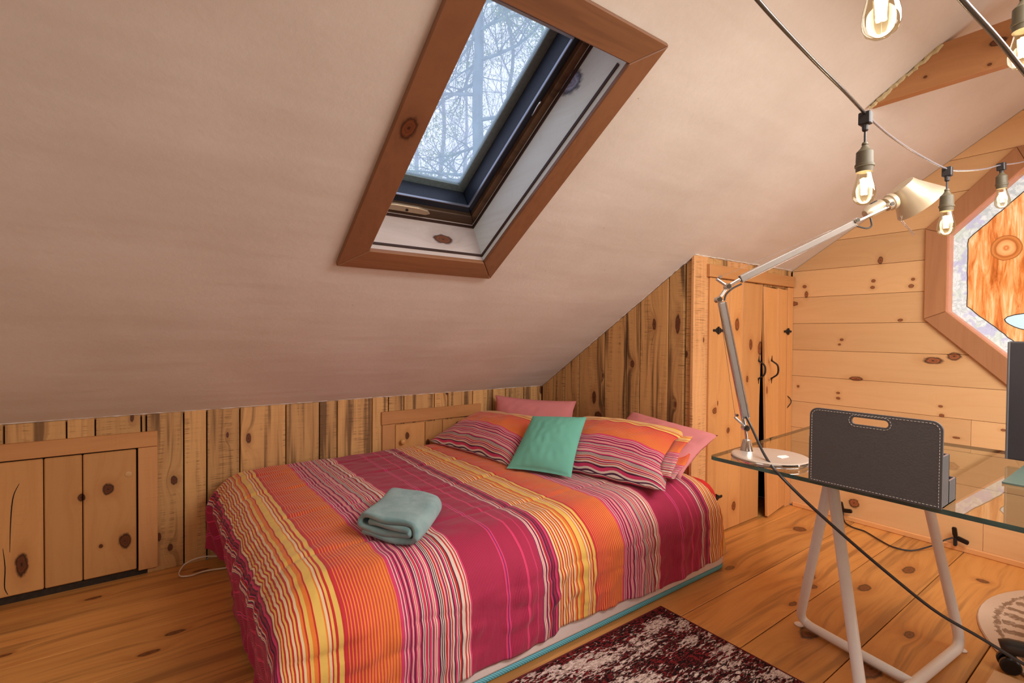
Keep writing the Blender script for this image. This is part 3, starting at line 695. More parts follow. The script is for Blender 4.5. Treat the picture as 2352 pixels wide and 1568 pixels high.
cushion_block(.31, 2.335, 1.334, 2.868, .021, .13, .10, .012).build('side_panel', MWHITE, mt, smooth='all')
cushion_block(.36, 2.335, 1.365, 2.866, .09, .415, .12, .10).build('fitted_sheet', REDF, mt, smooth='all')['label'] = 'red fitted sheet showing at the head corner'

# ---------------------------------------------------------------- bedspread
def bedspread():
    NX, NY = 330, 250
    rx, ry, rl = .17, .19, .06
    top, yl, yr, xf = .446, 2.78, 1.322, .232
    xs_, ys_ = xf+rx, yr+ry; yls = yl
    A = np.linspace(0, 1, NX)[:, None]; B = np.linspace(0, 1, NY)[None, :]
    xh = np.interp(B, [0, .72, .84, 1.0], [2.12, 2.14, 2.20, 2.285])
    # right hem drop depends on X; foot drop depends on Y
    def arc(d, r):
        dd = np.clip(d, 0, r*PI/2); o = np.where(d < 0, d, r*np.sin(dd/r)); dr_ = np.where(d < 0, 0, r*(1-np.cos(dd/r)))+np.clip(d-r*PI/2, 0, None)
        return o, dr_
    # param lengths
    s_tot_top = xh-xs_
    yb_tmp = yls-(yls-ys_)*np.clip(B*1.28, 0, 1)
    foot_len = rx*PI/2+(top-rx-.025)+.02*sines(yb_tmp*1.0, yb_tmp*0, 5, 5, 3)*.6
    foot_len = foot_len-.14*np.clip((yb_tmp-2.60)/.14, 0, 1)
    sp = A*1.0
    split = .80
    s = np.where(sp < split, sp/split*s_tot_top, s_tot_top+(sp-split)/(1-split)*foot_len)
    xtop = xh-np.clip(s, 0, s_tot_top)
    hem = np.interp(xtop, [0, .8, 1.0, 1.17, 1.205, 1.5, 1.77, 2.06, 2.3], [.062, .062, .058, .062, .088, .072, .052, .062, .074])
    hang = ry*PI/2+(top-ry-hem)
    spy = B*1.0; sy0, sy1 = .06, .76
    tl = yls-ys_
    d_r = np.where(spy > sy1, (spy-sy1)/(1-sy1)*hang, -1)
    d_l = np.where(spy < sy0, (sy0-spy)/sy0*(rl*PI/2+.05), -1)
    ty = yls-(np.clip(spy, sy0, sy1)-sy0)/(sy1-sy0)*tl
    ox, dx = arc(s-s_tot_top, rx); ox = np.where(s > s_tot_top, ox, 0); dx = np.where(s > s_tot_top, dx, 0)
    oy, dy = arc(d_r, ry); oy = np.where(d_r > 0, oy, 0); dy = np.where(d_r > 0, dy, 0)
    ol, dl_ = arc(d_l, rl); ol = np.where(d_l > 0, ol, 0); dl_ = np.where(d_l > 0, dl_, 0)
    X = xtop-ox+0*B; Y = ty-oy+ol+0*A
    Z = top-dx-dy-dl_
    # settle: lower toward the wall/foot corner, soft crown
    Z = Z-.012*np.clip(1-(X-.25)/.7, 0, 1)**2*np.clip(Z/.4, 0, 1)
    Z = Z+.004*sines(X, Y, 1.6, 8, 1)*np.clip(Z*4, 0, 1)+.0016*sines(X, Y*2.5, 6, 8, 2)
    # long soft folds running towards the foot, packing creases along X
    for yc in (1.62, 2.0, 2.38, 2.66):
        dd = (Y-yc-.004*sines(X, X*0, 4, 4, int(yc*7)))
        Z = Z-.0045*np.exp(-(np.abs(dd)/.008))+.002*np.exp(-((dd-.03)/.02)**2)
    for xc in (.62, 1.16, 1.70):
        dd = X-xc-.003*sines(Y, Y*0, 4, 4, 5); Z = Z-.0016*np.exp(-(np.abs(dd)/.006))*(dy < .01)
    # right side hanging cloth
    hr = np.clip(dy/.2, 0, 1)
    Y = Y+hr*(.006*sines(xtop*1.0+0*B, Z*.35, 5.5, 8, 4)+.0035*sines(xtop+0*B, Z*.6, 15, 8, 5))
    for zc_, a_ in ((.285, .012), (.215, .007), (.14, .006)):
        q = Z-zc_-.012*sines(xtop+0*B, xtop*0, 2.2, 5, int(zc_*90)); Y = Y+hr*a_*np.exp(-(np.abs(q)/.010))*(.5+.5*sines(xtop+0*B, xtop*0, 3, 4, int(zc_*50)))
    # crumpled area near the middle of the hanging side
    cr = np.exp(-(((xtop-1.22)/.09)**2+((Z-.20)/.10)**2))*hr; Y = Y-cr*.012*sines(xtop+0*B, Z, 13, 8, 6)
    # foot drape with gathered folds
    hf = np.clip(dx/.16, 0, 1)
    gat = sines(Y, Y*0, 7, 6, 7)+.7*sines(Y, Z*.4, 14, 8, 8)
    X = X-hf*(.009*gat)+hf*(.052+.055*np.clip((Y-2.15)/.35, 0, 1)-.10*np.clip((Y-2.66)/.12, 0, 1))*np.clip((.36-Z)/.36, 0, 1); Z = Z+hf*.006*sines(Y, Y*0, 18, 6, 9)
    near = np.clip(1-Z/.10, 0, 1)*hf; X = X-near*(.012+.018*sines(Y, Z, 9, 6, 10))
    Z = np.maximum(Z, .008+.004*np.abs(sines(X, Y, 20, 6, 2))); Y = np.minimum(Y, 2.866); Y = np.where(hr > .9, np.minimum(Y, 1.327), Y)
    U = A0*0+np.where(s < s_tot_top, xtop, xs_-(s-s_tot_top))+0*B
    wig = .0022*sines(X*.3, Y, 9, 8, 11)+hf*.006*(sines(Y, Y*0, 11, 6, 12)+.6*sines(Y, Z, 26, 6, 13))
    U = U+wig
    v = np.stack([X+0*B, Y, Z+0*A], -1).reshape(-1, 3)
    idx = np.arange(NX*NY).reshape(NX, NY)
    f = np.stack([idx[:-1, :-1], idx[1:, :-1], idx[1:, 1:], idx[:-1, 1:]], -1).reshape(-1, 4)
    b = MB(); b.v = v.tolist(); b.f = f.tolist(); b.mi = [0]*len(f)
    o = b.build('bedspread', STR, smooth='all', uv=np.stack([U.reshape(-1), (Y+0*A).reshape(-1)], -1))
    so = o.modifiers.new('thick', 'SOLIDIFY'); so.thickness = .004; so.offset = -1
    return o
tag(bedspread(), 'crimson, orange and cream striped bedspread draped over the low mattress', 'bedspread')

# ---------------------------------------------------------------- pillows
def pillow(b4, th, N=34, puff=.55, seed=0, pin=.05, sagz=0):
    """b4 = corners BL, BR, TR, TL ; returns verts (closed shell) and uv (v = 0 bottom..1 top)"""
    BL, BR, TR, TL = [np.array(p, float) for p in b4]
    g = np.linspace(0, 1, N); u, v = np.meshgrid(g, g, indexing='ij')
    # pull the edges inwards between the corners
    uu = u+pin*(.5-u)*2*(1-(2*v-1)**2)*.5*-1*-1; vv = v+pin*(.5-v)*2*(1-(2*u-1)**2)*.5
    w_ = lambda a, b_: (1-a[..., None])*(1-b_[..., None])*BL+a[..., None]*(1-b_[..., None])*BR+a[..., None]*b_[..., None]*TR+(1-a[..., None])*b_[..., None]*TL
    P = w_(uu, vv); n = np.cross(BR-BL, TL-BL); n /= np.linalg.norm(n)
    hgt = (np.clip(1-(2*u-1)**2, 0, 1)*np.clip(1-(2*v-1)**2, 0, 1))**puff*th/2
    wr_ = sines(u*.6, v*.6, 2.5, 8, seed)*.05+sines(u, v, 6, 8, seed+1)*.025
    edge = np.exp(-np.minimum(np.minimum(u, 1-u), np.minimum(v, 1-v))/.06)
    puck = edge*sines(u, v, 9, 8, seed+2)*.035
    hgt = hgt*(1+wr_*1.2)+puck*th*.5*np.clip(hgt/(th*.1), 0, 1)*.4
    F_ = P+n*hgt[..., None]; K_ = P-n*hgt[..., None]*.8
    return F_, K_, u, v, n
def make_pillow(name, mat, b4, th, label, cat, uvf=None, seed=0, puff=.42, pin=.10, N=40, clampz=None, parent=None):
    F_, K_, u, v, n = pillow(b4, th, N, puff, seed, pin)
    V = np.concatenate([F_.reshape(-1, 3), K_.reshape(-1, 3)])
    if clampz is not None: V[:, 2] = np.maximum(V[:, 2], clampz)
    idx = np.arange(N*N).reshape(N, N)
    f1 = np.stack([idx[:-1, :-1], idx[1:, :-1], idx[1:, 1:], idx[:-1, 1:]], -1).reshape(-1, 4)
    f2 = f1[:, ::-1]+N*N; rim = []
    for a, c in ((idx[0, :], 0), (idx[-1, :], 1), (idx[:, 0], 2), (idx[:, -1], 3)):
        for k in range(N-1): rim.append((a[k], a[k+1], a[k+1]+N*N, a[k]+N*N))
    b = MB(); b.v = V.tolist(); b.f = f1.tolist()+f2.tolist()+rim; b.mi = [0]*len(b.f)
    uv = None
    if uvf is not None:
        q = uvf(u, v); q = np.stack([q, u], -1).reshape(-1, 2); uv = np.concatenate([q, q])
    o = b.build(name, mat, parent, smooth='all', uv=uv)
    if cat: tag(o, label, cat)
    return o
TB = .455
pu = lambda u, v: A0+.525-(.455*v)+.003*sines(u, v, 4, 6, 3)
make_pillow('pillow', PINKF, [(1.90, 2.84, .46), (2.12, 2.22, .47), (2.27, 2.38, .70), (1.93, 2.83, .715)], .15, 'dusty pink pillow leaning in the wall corner behind the left striped pillow', 'pillow', seed=3, clampz=.45)
make_pillow('pillow', PINKF, [(2.02, 1.95, .47), (1.985, 1.385, .475), (2.165, 1.310, .668), (2.28, 1.92, .69)], .17, 'dusty pink pillow behind the right striped pillow, corner pointing at the desk', 'pillow', seed=5, clampz=.45)
p1 = thing('pillow', (1.68, 2.42, .45), 'striped orange and magenta pillow at the left, against the knee wall', 'pillow')
make_pillow('pillowcase', STR, [(1.43, 2.82, .458), (1.50, 2.05, .458), (1.90, 2.12, .63), (1.83, 2.84, .60)], .20, None, None, uvf=pu, seed=9, clampz=TB-.01, parent=p1)
p2 = thing('pillow', (1.95, 1.7, .45), 'striped orange and magenta pillow at the right, nearest the desk', 'pillow')
make_pillow('pillowcase', STR, [(1.64, 2.02, .458), (1.79, 1.325, .468), (2.17, 1.43, .655), (2.06, 2.10, .655)], .21, None, None, uvf=pu, seed=14, clampz=TB-.01, parent=p2)
# open hem of the right pillowcase
b = MB(); e0 = Vector((1.80, 1.325, .50)); e1 = Vector((2.17, 1.425, .665)); N = 24; vs = []; uvs = []
nn = Vector((-.40, .0, .9)).normalized(); oo = Vector((.10, -.99, .05)).normalized()
for i in range(N):
    a = 2*PI*i/N
    for k in range(4):
        mid = e0.lerp(e1, .5+.5*math.cos(a)*.80); p = mid+nn*(.036*math.sin(a))+oo*(-.06+.022*k+.005*math.sin(a*5+k))
        vs.append(p); uvs.append((A0+.575-.565*(.5+.5*math.cos(a)), k*.03))
b.add(vs, [(i*4+k, ((i+1) % N)*4+k, ((i+1) % N)*4+k+1, i*4+k+1) for i in range(N) for k in range(3)])
hm = b.build('open_hem', STR, p2, smooth='all', uv=np.array(uvs)); so = hm.modifiers.new('thick', 'SOLIDIFY'); so.thickness = .003
make_pillow('cushion', TEALF, [(1.457, 2.03, .46), (1.615, 1.725, .46), (1.83, 1.842, .712), (1.70, 2.125, .69)], .115, 'plain mint green square cushion leaning on the two striped pillows', 'cushion', seed=20, puff=.5, pin=.05)

# ---------------------------------------------------------------- folded towel
t = NT('plush_blanket'); p = t.pos(); n1 = t.noise(p, 14, 3, .6, 1.0); n2 = t.noise(p, 600, 3, .7)
c = t.mix(t.mr(n1, .35, .65), lin(104, 158, 162), lin(140, 182, 182)); c = t.mix(t.mr(n2, .3, .7, 0, .3), c, lin(176, 200, 196))
t.bump(n2, .9, .004); t.bs.inputs['Sheen Weight'].default_value = .6; PLUSH = t.base(c, .95, 0, .1)
def towel():
    o0 = Vector((.575, 1.665, .449)); wd = Vector((.118, -.205, 0)).normalized(); ld = Vector((.232, .262, 0)).normalized()
    W, L = .240, .345
    def prof(sc_):
        q = [(.016, .011), (.08, .009), (.16, .010), (.215, .012), (.234, .024), (.238, .042), (.228, .061), (.205, .069), (.12, .073), (.04, .071), (.012, .062), (.004, .046), (.014, .031), (.04, .027), (.12, .028), (.19, .028), (.212, .035), (.208, .047), (.18, .051), (.10, .052), (.045, .050)]
        return q
    path = smooth_path([(a, b_, 0) for a, b_ in prof(0)], 4); path = [Vector((p.x, p.y)) for p in path]
    n = len(path); th = .0085; off = []
    for i in range(n):
        tt = (path[min(i+1, n-1)]-path[max(i-1, 0)]).normalized(); nr = Vector((-tt.y, tt.x)); off.append(nr)
    loop = [path[i]+off[i]*th for i in range(n)]+[path[-1]+(path[-1]-path[-2]).normalized()*th*.8]+[path[i]-off[i]*th for i in reversed(range(n))]+[path[0]-(path[1]-path[0]).normalized()*th*.8]
    K = 26; vs = []; m_ = len(loop)
    for k in range(K):
        q = k/(K-1); endf = 1-.16*max(0, (q-.82)/.18)**2-.03*max(0, (.08-q)/.08)
        for j, l in enumerate(loop):
            ww = (l.x-W/2)*endf+W/2; zz = l.y*(1-.38*max(0, (q-.8)/.2)**2)+.0018*math.sin(q*9+l.x*40)+.003*math.sin(l.x*26+1)*(.5-q*.5)
            lq = q*L+(.006*math.sin(l.y*120+l.x*30) if k == 0 else 0)
            if k == K-1: lq -= .012*abs(ww/W*2-1)**2
            sk = .012*math.sin(q*3)
            vs.append(o0+wd*(ww+sk)+ld*lq+Vector((0, 0, max(zz, .0005))))
    b = MB(); fs = [(k*m_+j, k*m_+(j+1) % m_, (k+1)*m_+(j+1) % m_, (k+1)*m_+j) for k in range(K-1) for j in range(m_)]
    # end caps follow the path strip
    def cap(base):
        out = []
        for i in range(n-1): out.append((base+i, base+i+1, base+m_-2-(i+1), base+m_-2-i))
        out.append((base+n-1, base+n, base+m_-2-(n-1))); out.append((base+0, base+m_-2, base+m_-1)); return out
    fs += cap(0)+cap((K-1)*m_)
    b.add(vs, fs); return b.build('folded_blanket', PLUSH, smooth='all')
tag(towel(), 'folded seafoam plush throw lying near the foot of the striped bed', 'blanket')

# ---------------------------------------------------------------- rugs
t = NT('distressed_rug'); p = t.pos(); a = t.noise(t.vmath('MULTIPLY', p, (3.2, 9, 1)), 1, 3, .6, .6); bq = t.noise(t.vmath('MULTIPLY', p, (30, 95, 1)), 1, 3, .75, .8); cq = t.noise(t.vmath('MULTIPLY', p, (46, 120, 1)), 1.3, 3, .75, .5); dq = t.noise(t.vmath('MULTIPLY', p, (5, 7, 1)), 1.1, 2)
c = t.mix(t.mr(cq, .50, .56), lin(30, 20, 19), lin(104, 34, 36))
c = t.mix(t.math('MULTIPLY', t.mr(dq, .42, .6), t.mr(cq, .48, .56)), c, lin(128, 36, 40))
wf = t.mr(t.math('ADD', t.math('MULTIPLY', a, .8), t.math('MULTIPLY', bq, .75)), .775, .84); c = t.mix(wf, c, t.mix(t.mr(cq, .4, .6), lin(170, 146, 134), lin(222, 204, 196)))
t.bump(bq, .8, .004); RUGM = t.base(c, .95, 0, .1)
rug = thing('area_rug', (.9, .45, 0), 'distressed burgundy, black and cream area rug beside the bed', 'rug')
MB().box((-.9, -.75, .0005), (1.722, 1.287, .008)).build('pile', RUGM, rug)
b = MB(); b.tube([(-.9, 1.29, .005), (1.725, 1.29, .005), (1.727, -.75, .005)], .0048, 6).build('bound_edge', plain('maroon_binding', (98, 26, 26), .9), rug)
t = NT('round_rug'); p = t.pos(); d = t.vmath('SUBTRACT', p, (2.85, -.16, 0)); rr = t.vmath('LENGTH', t.vmath('MULTIPLY', d, (1, 1, 0))); sx = t.sep(d)
an = t.math('ARCTAN2', sx[1], sx[0]); n1 = t.noise(p, 38, 4, .7); ndl = t.math('MULTIPLY', t.math('SUBTRACT', n1, .5), .05)
r2 = t.math('ADD', rr, ndl)
def rg(c0, hw): return t.mr(t.math('ABSOLUTE', t.math('SUBTRACT', r2, c0)), hw*.7, hw*1.3, 1, 0)
sp_ = t.mr(t.math('SINE', t.math('ADD', t.math('MULTIPLY', an, 46.0), t.math('MULTIPLY', n1, 6.0))), .0, .35)
spk = t.math('MULTIPLY', sp_, t.math('MULTIPLY', t.math('GREATER_THAN', r2, .50), t.math('LESS_THAN', r2, .60)))
pet = t.math('MULTIPLY', t.mr(t.math('SINE', t.math('ADD', t.math('MULTIPLY', an, 16.0), t.math('MULTIPLY', rr, 50.0))), .2, .6), t.math('LESS_THAN', r2, .46))
pm = t.math('MAXIMUM', t.math('MAXIMUM', rg(.615, .008), rg(.49, .012)), t.math('MAXIMUM', spk, pet))
c = t.mix(t.math('MULTIPLY', pm, t.mr(t.noise(p, 60, 3), .3, .5, .55, 1)), lin(214, 188, 164), lin(150, 122, 98)); t.bump(n1, .5, .004)
RR = t.base(c, .95, 0, .1)
tag(MB().lathe([(0, .0005), (.668, .0005), (.672, .004), (.668, .009), (0, .009)], Matrix.Translation((2.85, -.16, 0)), 72).build('round_rug', RR), 'round cream and taupe patterned rug under the office chair', 'rug')

# ---------------------------------------------------------------- desk
t = NT('desk_glass_top'); tr = t.n('ShaderNodeBsdfTransparent'); tr.inputs[0].default_value = (.86, .92, .90, 1); gl = t.n('ShaderNodeBsdfGlossy'); gl.inputs['Roughness'].default_value = .004
fr = t.n('ShaderNodeFresnel'); fr.inputs[0].default_value = 2.9; mx = t.n('ShaderNodeMixShader'); t.link(fr.outputs[0], mx.inputs[0]); t.link(tr.outputs[0], mx.inputs[1]); t.link(gl.outputs[0], mx.inputs[2]); t.link(mx.outputs[0], t.out.inputs[0]); GTOP = t.m
t = NT('desk_glass_under'); tr = t.n('ShaderNodeBsdfTransparent'); tr.inputs[0].default_value = (.95, .98, .97, 1); t.link(tr.outputs[0], t.out.inputs[0]); GBOT = t.m
t = NT('desk_glass_edge'); GEDGE = t.base(t.mix(t.mr(t.noise(t.pos(), 9, 3), .3, .7), lin(34, 62, 60), lin(70, 104, 100)), .12, 0, .8)
dk = thing('glass_desk', (1.95, .2, 0), 'glass-topped desk on white tubular trestles beside the bed', 'desk')
g4 = [(1.462, -.95), (1.503, .925), (1.508, .936), (1.52, .942), (2.43, 1.0), (2.44, .985), (2.44, -.95)]
def glass(poly, z0, z1):
    n = len(poly); b = MB(); vs = [(x, y, z0) for x, y in poly]+[(x, y, z1) for x, y in poly]
    b.add(vs, [tuple(range(n-1, -1, -1))], 1); b.f.append(tuple(range(n, 2*n))); b.mi.append(0)
    for i in range(n): b.f.append((i, (i+1) % n, n+(i+1) % n, n+i)); b.mi.append(2)
    return b
glass(g4, .728, .740).build('glass_top', [GTOP, GBOT, GEDGE], dk)
WMET = plain('white_enamel', (246, 238, 231), .3, var=.02)
CHR = plain('brushed_aluminium', (205, 200, 194), .28, .9, var=.04, vs=120)
POL = plain('polished_aluminium', (225, 222, 218), .12, 1.0, var=.02)
def trestle(dy):
    D = lambda x, y, z: Vector((x, y+dy, z)); r = .0165
    A_top, B_top = D(1.735, .665, .706), D(2.31, .60, .706)
    l2, r1 = D(1.672, .540, .02), D(2.385, .478, .02)
    def round_corner(pts, rad, n=6):
        out = [pts[0]]
        for i in range(1, len(pts)-1):
            p, a, c_ = pts[i], (pts[i-1]-pts[i]).normalized(), (pts[i+1]-pts[i]).normalized()
            s, e = p+a*rad, p+c_*rad
            out += [(s*(1-k/n)**2+p*2*(k/n)*(1-k/n)+e*(k/n)**2) for k in range(n+1)]
        out.append(pts[-1]); return out
    l1 = D(2.07, .896, .02)
    MB().tube(round_corner([A_top, l2, r1, B_top, A_top+Vector((.0, .0, 0))], .055), r, 14).build('trestle_loop', WMET, dk, smooth='all')
    cmid = l2.lerp(r1, .45)
    MB().tube(round_corner([A_top, l1, cmid], .06), r*.97, 14).build('trestle_leg', WMET, dk, smooth='all')
    for p in (l1, r1, l2): MB().lathe([(.0, 0), (.016, 0), (.018, .004), (.012, .008), (0, .008)], Matrix.Translation((p.x, p.y, 0)), 16).build('foot_pad', WMET, dk, smooth=True)
    for p in (A_top, B_top): MB().lathe([(.0, 0), (.02, 0), (.02, .006), (0, .006)], Matrix.Translation((p.x, p.y, .7218)), 16).build('bumper', plain('clear_bumper', (190, 205, 205), .2), dk, smooth=True)
trestle(0); trestle(-1.25)

# ---------------------------------------------------------------- desk organizer
LEA = plain('black_leatherette', (84, 80, 80), .45, spec=.5, var=.06, vs=260, bump=.22)
LIN = plain('leatherette_edge', (120, 92, 84), .6)
og = thing('desk_organizer', (1.52, .48, .74), 'black leatherette desk organizer with a slot handle, seen from its tall back', 'organizer')
def rrect(y0, y1, z0, z1, r, corners=(1, 1, 1, 1), n=8):
    P = []
    for (cy_, cz2, a0, on) in ((y1-r, z1-r, 0, corners[0]), (y0+r, z1-r, PI/2, corners[1]), (y0+r, z0+r, PI, corners[2]), (y1-r, z0+r, 1.5*PI, corners[3])):
        if on: P += [(cy_+r*math.cos(a0+PI/2*k/n), cz2+r*math.sin(a0+PI/2*k/n)) for k in range(n+1)]
        else: P.append((cy_+(r if a0 in (0, 1.5*PI) else -r), cz2+(r if a0 in (0, PI/2) else -r)))
    return P
def holed(outer, inner, x0, x1):
    """prism with a slot hole: triangulated ring between two loops"""
    bm = bmesh.new()
    for x, flip in ((x0, 0), (x1, 1)):
        vo = [bm.verts.new((x, a, c)) for a, c in outer]; vi = [bm.verts.new((x, a, c)) for a, c in inner]
        eo = [bm.edges.new((vo[i], vo[(i+1) % len(vo)])) for i in range(len(vo))]; ei = [bm.edges.new((vi[i], vi[(i+1) % len(vi)])) for i in range(len(vi))]
        bmesh.ops.triangle_fill(bm, edges=eo+ei, use_beauty=True)
        if flip == 0: s0, s1 = vo, vi
        else:
            for a, c in ((s0, vo), (s1, vi)):
                for i in range(len(a)): j = (i+1) % len(a); bm.faces.new((a[i], a[j], c[j], c[i]))
    bmesh.ops.recalc_face_normals(bm, faces=bm.faces)
    b = MB(); bm.verts.index_update(); b.v = [tuple(v.co) for v in bm.verts]; b.f = [tuple(v.index for v in f.verts) for f in bm.faces]; b.mi = [0]*len(b.f); bm.free(); return b
y0, y1 = .335, .6205
out_ = rrect(y0, y1, .741, .944, .021, (1, 1, 0, 0)); inn_ = rrect(.440, .520, .913, .931, .0088)
holed(out_, inn_, 1.475, 1.482).build('back_panel', LEA, og)
b = MB()
def dashes(pl, L=.0042, gap=.0028):
    for i in range(len(pl)-1):
        a = Vector((1.4746, *pl[i])); c = Vector((1.4746, *pl[i+1])); d = (c-a).length; q = 0
        while q < d-.001:
            e = min(q+L, d); b.bar(a.lerp(c, q/d), a.lerp(c, e/d), .0009, .0009, (1, 0, 0)); q += L+gap
sm_ = rrect(y0+.0055, y1-.0055, .7465, .9385, .017, (1, 1, 0, 0)); 
def resample(pl, closed=True, step=.0072):
    P = [Vector(p) for p in pl]+([Vector(pl[0])] if closed else []); out = []; carry = 0
    for a, c in zip(P, P[1:]):
        d = (c-a).length; q = carry
        while q < d: out.append((a.lerp(c, q/d), (c-a).normalized())); q += step
        carry = q-d
    return out
for pl in (sm_, rrect(.4345, .5255, .9075, .9365, .0143)):
    for p_, dd in resample(pl):
        a = Vector((1.4746, p_.x-dd.x*.0022, p_.y-dd.y*.0022)); c_ = Vector((1.4746, p_.x+dd.x*.0022, p_.y+dd.y*.0022)); b.bar(a, c_, .0009, .001, (1, 0, 0))
b.build('stitching', plain('white_thread', (220, 215, 205), .7), og)
# open compartments on the far side: tall tier, low tier
def tray(x0, x1, ya, yb, z0, z1, cuts, name):
    b = MB(); w_ = .004
    b.box((x0, ya, z0), (x1, yb, z0+w_)).box((x0, ya, z0), (x0+w_, yb, z1)).box((x1-w_, ya, z0), (x1, yb, z1)).box((x0, ya, z0), (x1, ya+w_, z1)).box((x0, yb-w_, z0), (x1, yb, z1))
    for c_ in cuts: b.box((x0, c_, z0), (x1, c_+w_, z1))
    b.build(name, LEA, og, bevel=.0006)
    e = MB(); 
    for q in ((x0, ya, x1, ya+w_), (x0, yb-w_, x1, yb), (x0, ya, x0+w_, yb), (x1-w_, ya, x1, yb)): e.box((q[0]+.0006, q[1]+.0006, z1-.0002), (q[2]-.0006, q[3]-.0006, z1+.0006))
    e.build('rim', LIN, og)
tray(1.482, 1.536, y0+.001, y1+.004, .741, .862, (.41, .53), 'tall_compartment')
tray(1.536, 1.596, y0+.001, y1+.004, .741, .797, (.45,), 'low_compartment')

# ---------------------------------------------------------------- monitor
mo = thing('monitor', (2.24, .16, .74), 'tall black monitor cut off by the right edge, standing on the glass desk', 'monitor')
BLK = plain('black_plastic', (52, 48, 50), .35, var=.05)
MB().box((2.212, -.22, .752), (2.236, .347, 1.128)).build('housing', BLK, mo, bevel=.005, seg=2)
MB().box((2.236, -.212, .76), (2.239, .339, 1.12)).build('screen', plain('dark_screen', (14, 14, 18), .1), mo)
MB().box((2.206, .342, .754), (2.2125, .3475, 1.126)).build('bezel_edge', plain('bezel', (90, 84, 84), .3), mo, bevel=.001)
MB().box((2.235, .03, .742), (2.26, .10, .9)).build('neck', BLK, mo, bevel=.004)
PADM = plain('grey_green_slats', (88, 102, 92), .35, .1)
pad = thing('keyboard_tray', (2.05, .2, .74), 'grey-green ridged flat plate on the glass just in front of the monitor', 'tray')
for k in range(9):
    yy = .302-.046*k
    MB().box((1.885, yy-.0445, .7405), (2.20, yy, .7465)).build('slat', PADM, pad, bevel=.001)

# ---------------------------------------------------------------- desk lamp
lampd = 1.661
L_ = lambda x, y, d=lampd: at(x, y, d)
lp = thing('desk_lamp', L_(1773, 1045), 'aluminium spring-arm desk lamp with round base and conical shade', 'lamp')
bc = Vector((1.610, .795, .7405)); 
MB().lathe([(0, 0), (.110, 0), (.1135, .003), (.1135, .013), (.110, .0155), (.106, .016), (0, .016)], Matrix.Translation(bc), 64).build('base', plain('brushed_base', (214, 200, 186), .38, .65, var=.05, vs=300), lp, smooth=True)
MB().lathe([(.1136, .002), (.1145, .004), (.1145, .011), (.1136, .013)], Matrix.Translation(bc), 64).build('base_rim', POL, lp, smooth=True)
MB().prism([(-.019, -.007), (.012, -.010), (.021, .002), (.0, .010), (-.016, .006)], lambda a, c_, z: bc+Vector((.01+a*1.3, -.035+c_*1.3, z)), .0162, .0172).build('paper_tag', plain('tag_paper', (232, 215, 205), .7), lp)
st0 = Vector((1.612, .872, .756))
MB().lathe([(.021, 0), (.0195, .004), (.0125, .036), (.011, .038), (0, .038)], Matrix.Translation(st0), 24).build('stem_socket', POL, lp, smooth=True)
j0 = L_(1712, 982); MB().tube([st0+Vector((0, 0, .036)), j0], .0052, 12).build('stem', POL, lp, smooth=True)
def joint(p, r=.0105):
    o = MB().lathe([(0, -.011), (r, -.011), (r, .011), (0, .011)], frame(p, Fv), 20).build('joint', POL, lp, smooth=True)
    MB().lathe([(0, -.0125), (r*.72, -.0125), (r*.72, -.0105), (0, -.0105)], frame(p, Fv), 18).build('joint_cap', plain('joint_screw', (70, 62, 52), .3, .8), o, smooth=True)
def bar_(name, a, b_, w_, h_, mat=CHR, ends=True, bev=.003):
    return MB().bar(a, b_, w_, h_, Fv).build(name, mat, lp, bevel=bev, seg=3)
joint(j0)
bar_('lever', L_(1716, 984), L_(1687, 957), .008, .008); bar_('lever', L_(1712, 982), L_(1705, 955), .011, .007)
lowa, lowb = L_(1712, 960), L_(1658, 694)
def arm(name, a, b_):
    o = bar_(name, a, b_, .021, .013, ARMD); d_ = (b_-a).normalized(); sd = d_.cross(Fv).normalized()
    for s_, w_ in ((-.0108, .005), (.0108, .0035)): MB().bar(a+sd*s_-Fv*.001, b_+sd*s_-Fv*.001, w_, .014, Fv).build('rail', POL, o, bevel=.0012, seg=2)
ARMD = plain('arm_face', (118, 108, 100), .4, .5, var=.03)
arm('lower_arm', lowa, lowb)
j1, j2 = L_(1650, 688), L_(1671, 658); joint(j1); joint(j2)
bar_('elbow_link', j1, j2, .010, .008); bar_('lever', j2, L_(1645, 640), .009, .008, POL)
MB().tube([L_(1658, 692), L_(1651, 688)], .007, 10).build('arm_end', POL, lp, smooth=True)
MB().tube([L_(1654, 636)-Fv*.006, L_(1654, 636)+Fv*.006], .0055, 12).build('spring_knob', POL, lp, smooth=True)
MB().tube([L_(1692, 953)-Fv*.006, L_(1692, 953)+Fv*.006], .0045, 12).build('spring_knob', POL, lp, smooth=True)
upa, upb = L_(1700, 641), L_(1964, 511)
arm('upper_arm', upa, upb); bar_('arm_end', j2, upa, .012, .009, POL)
MB().tube([L_(1645, 640), L_(1962, 506)], .0006, 4).build('tension_wire', plain('steel_cable', (120, 110, 105), .4, .7), lp)
MB().tube([L_(1650, 690), L_(1688, 952)], .0006, 4).build('tension_wire', plain('steel_cable', (120, 110, 105), .4, .7), lp)
joint(L_(1965, 507), .009)
bar_('head_link', L_(1964, 510), L_(2048, 471, lampd-.012), .008, .008, POL)
HEAD = plain('satin_head', (206, 190, 164), .38, .55, var=.02)
ax = (L_(2048, 462)-L_(1990, 492)).normalized()
MB().lathe([(0, -.004), (.012, -.002), (.019, .008), (.0215, .02), (.0215, .052), (.023, .06), (0, .064)], frame(L_(1993, 489)+Fv*.012, ax), 24).build('head_body', HEAD, lp, smooth=True)
MB().box((-.006, -.004, -.012), (.006, .005, .012), frame(L_(2012, 465)+Fv*.01, ax)).build('switch', plain('switch_black', (40, 36, 34), .4), lp, bevel=.002)
joint(L_(2044, 470, lampd-.013), .0095)
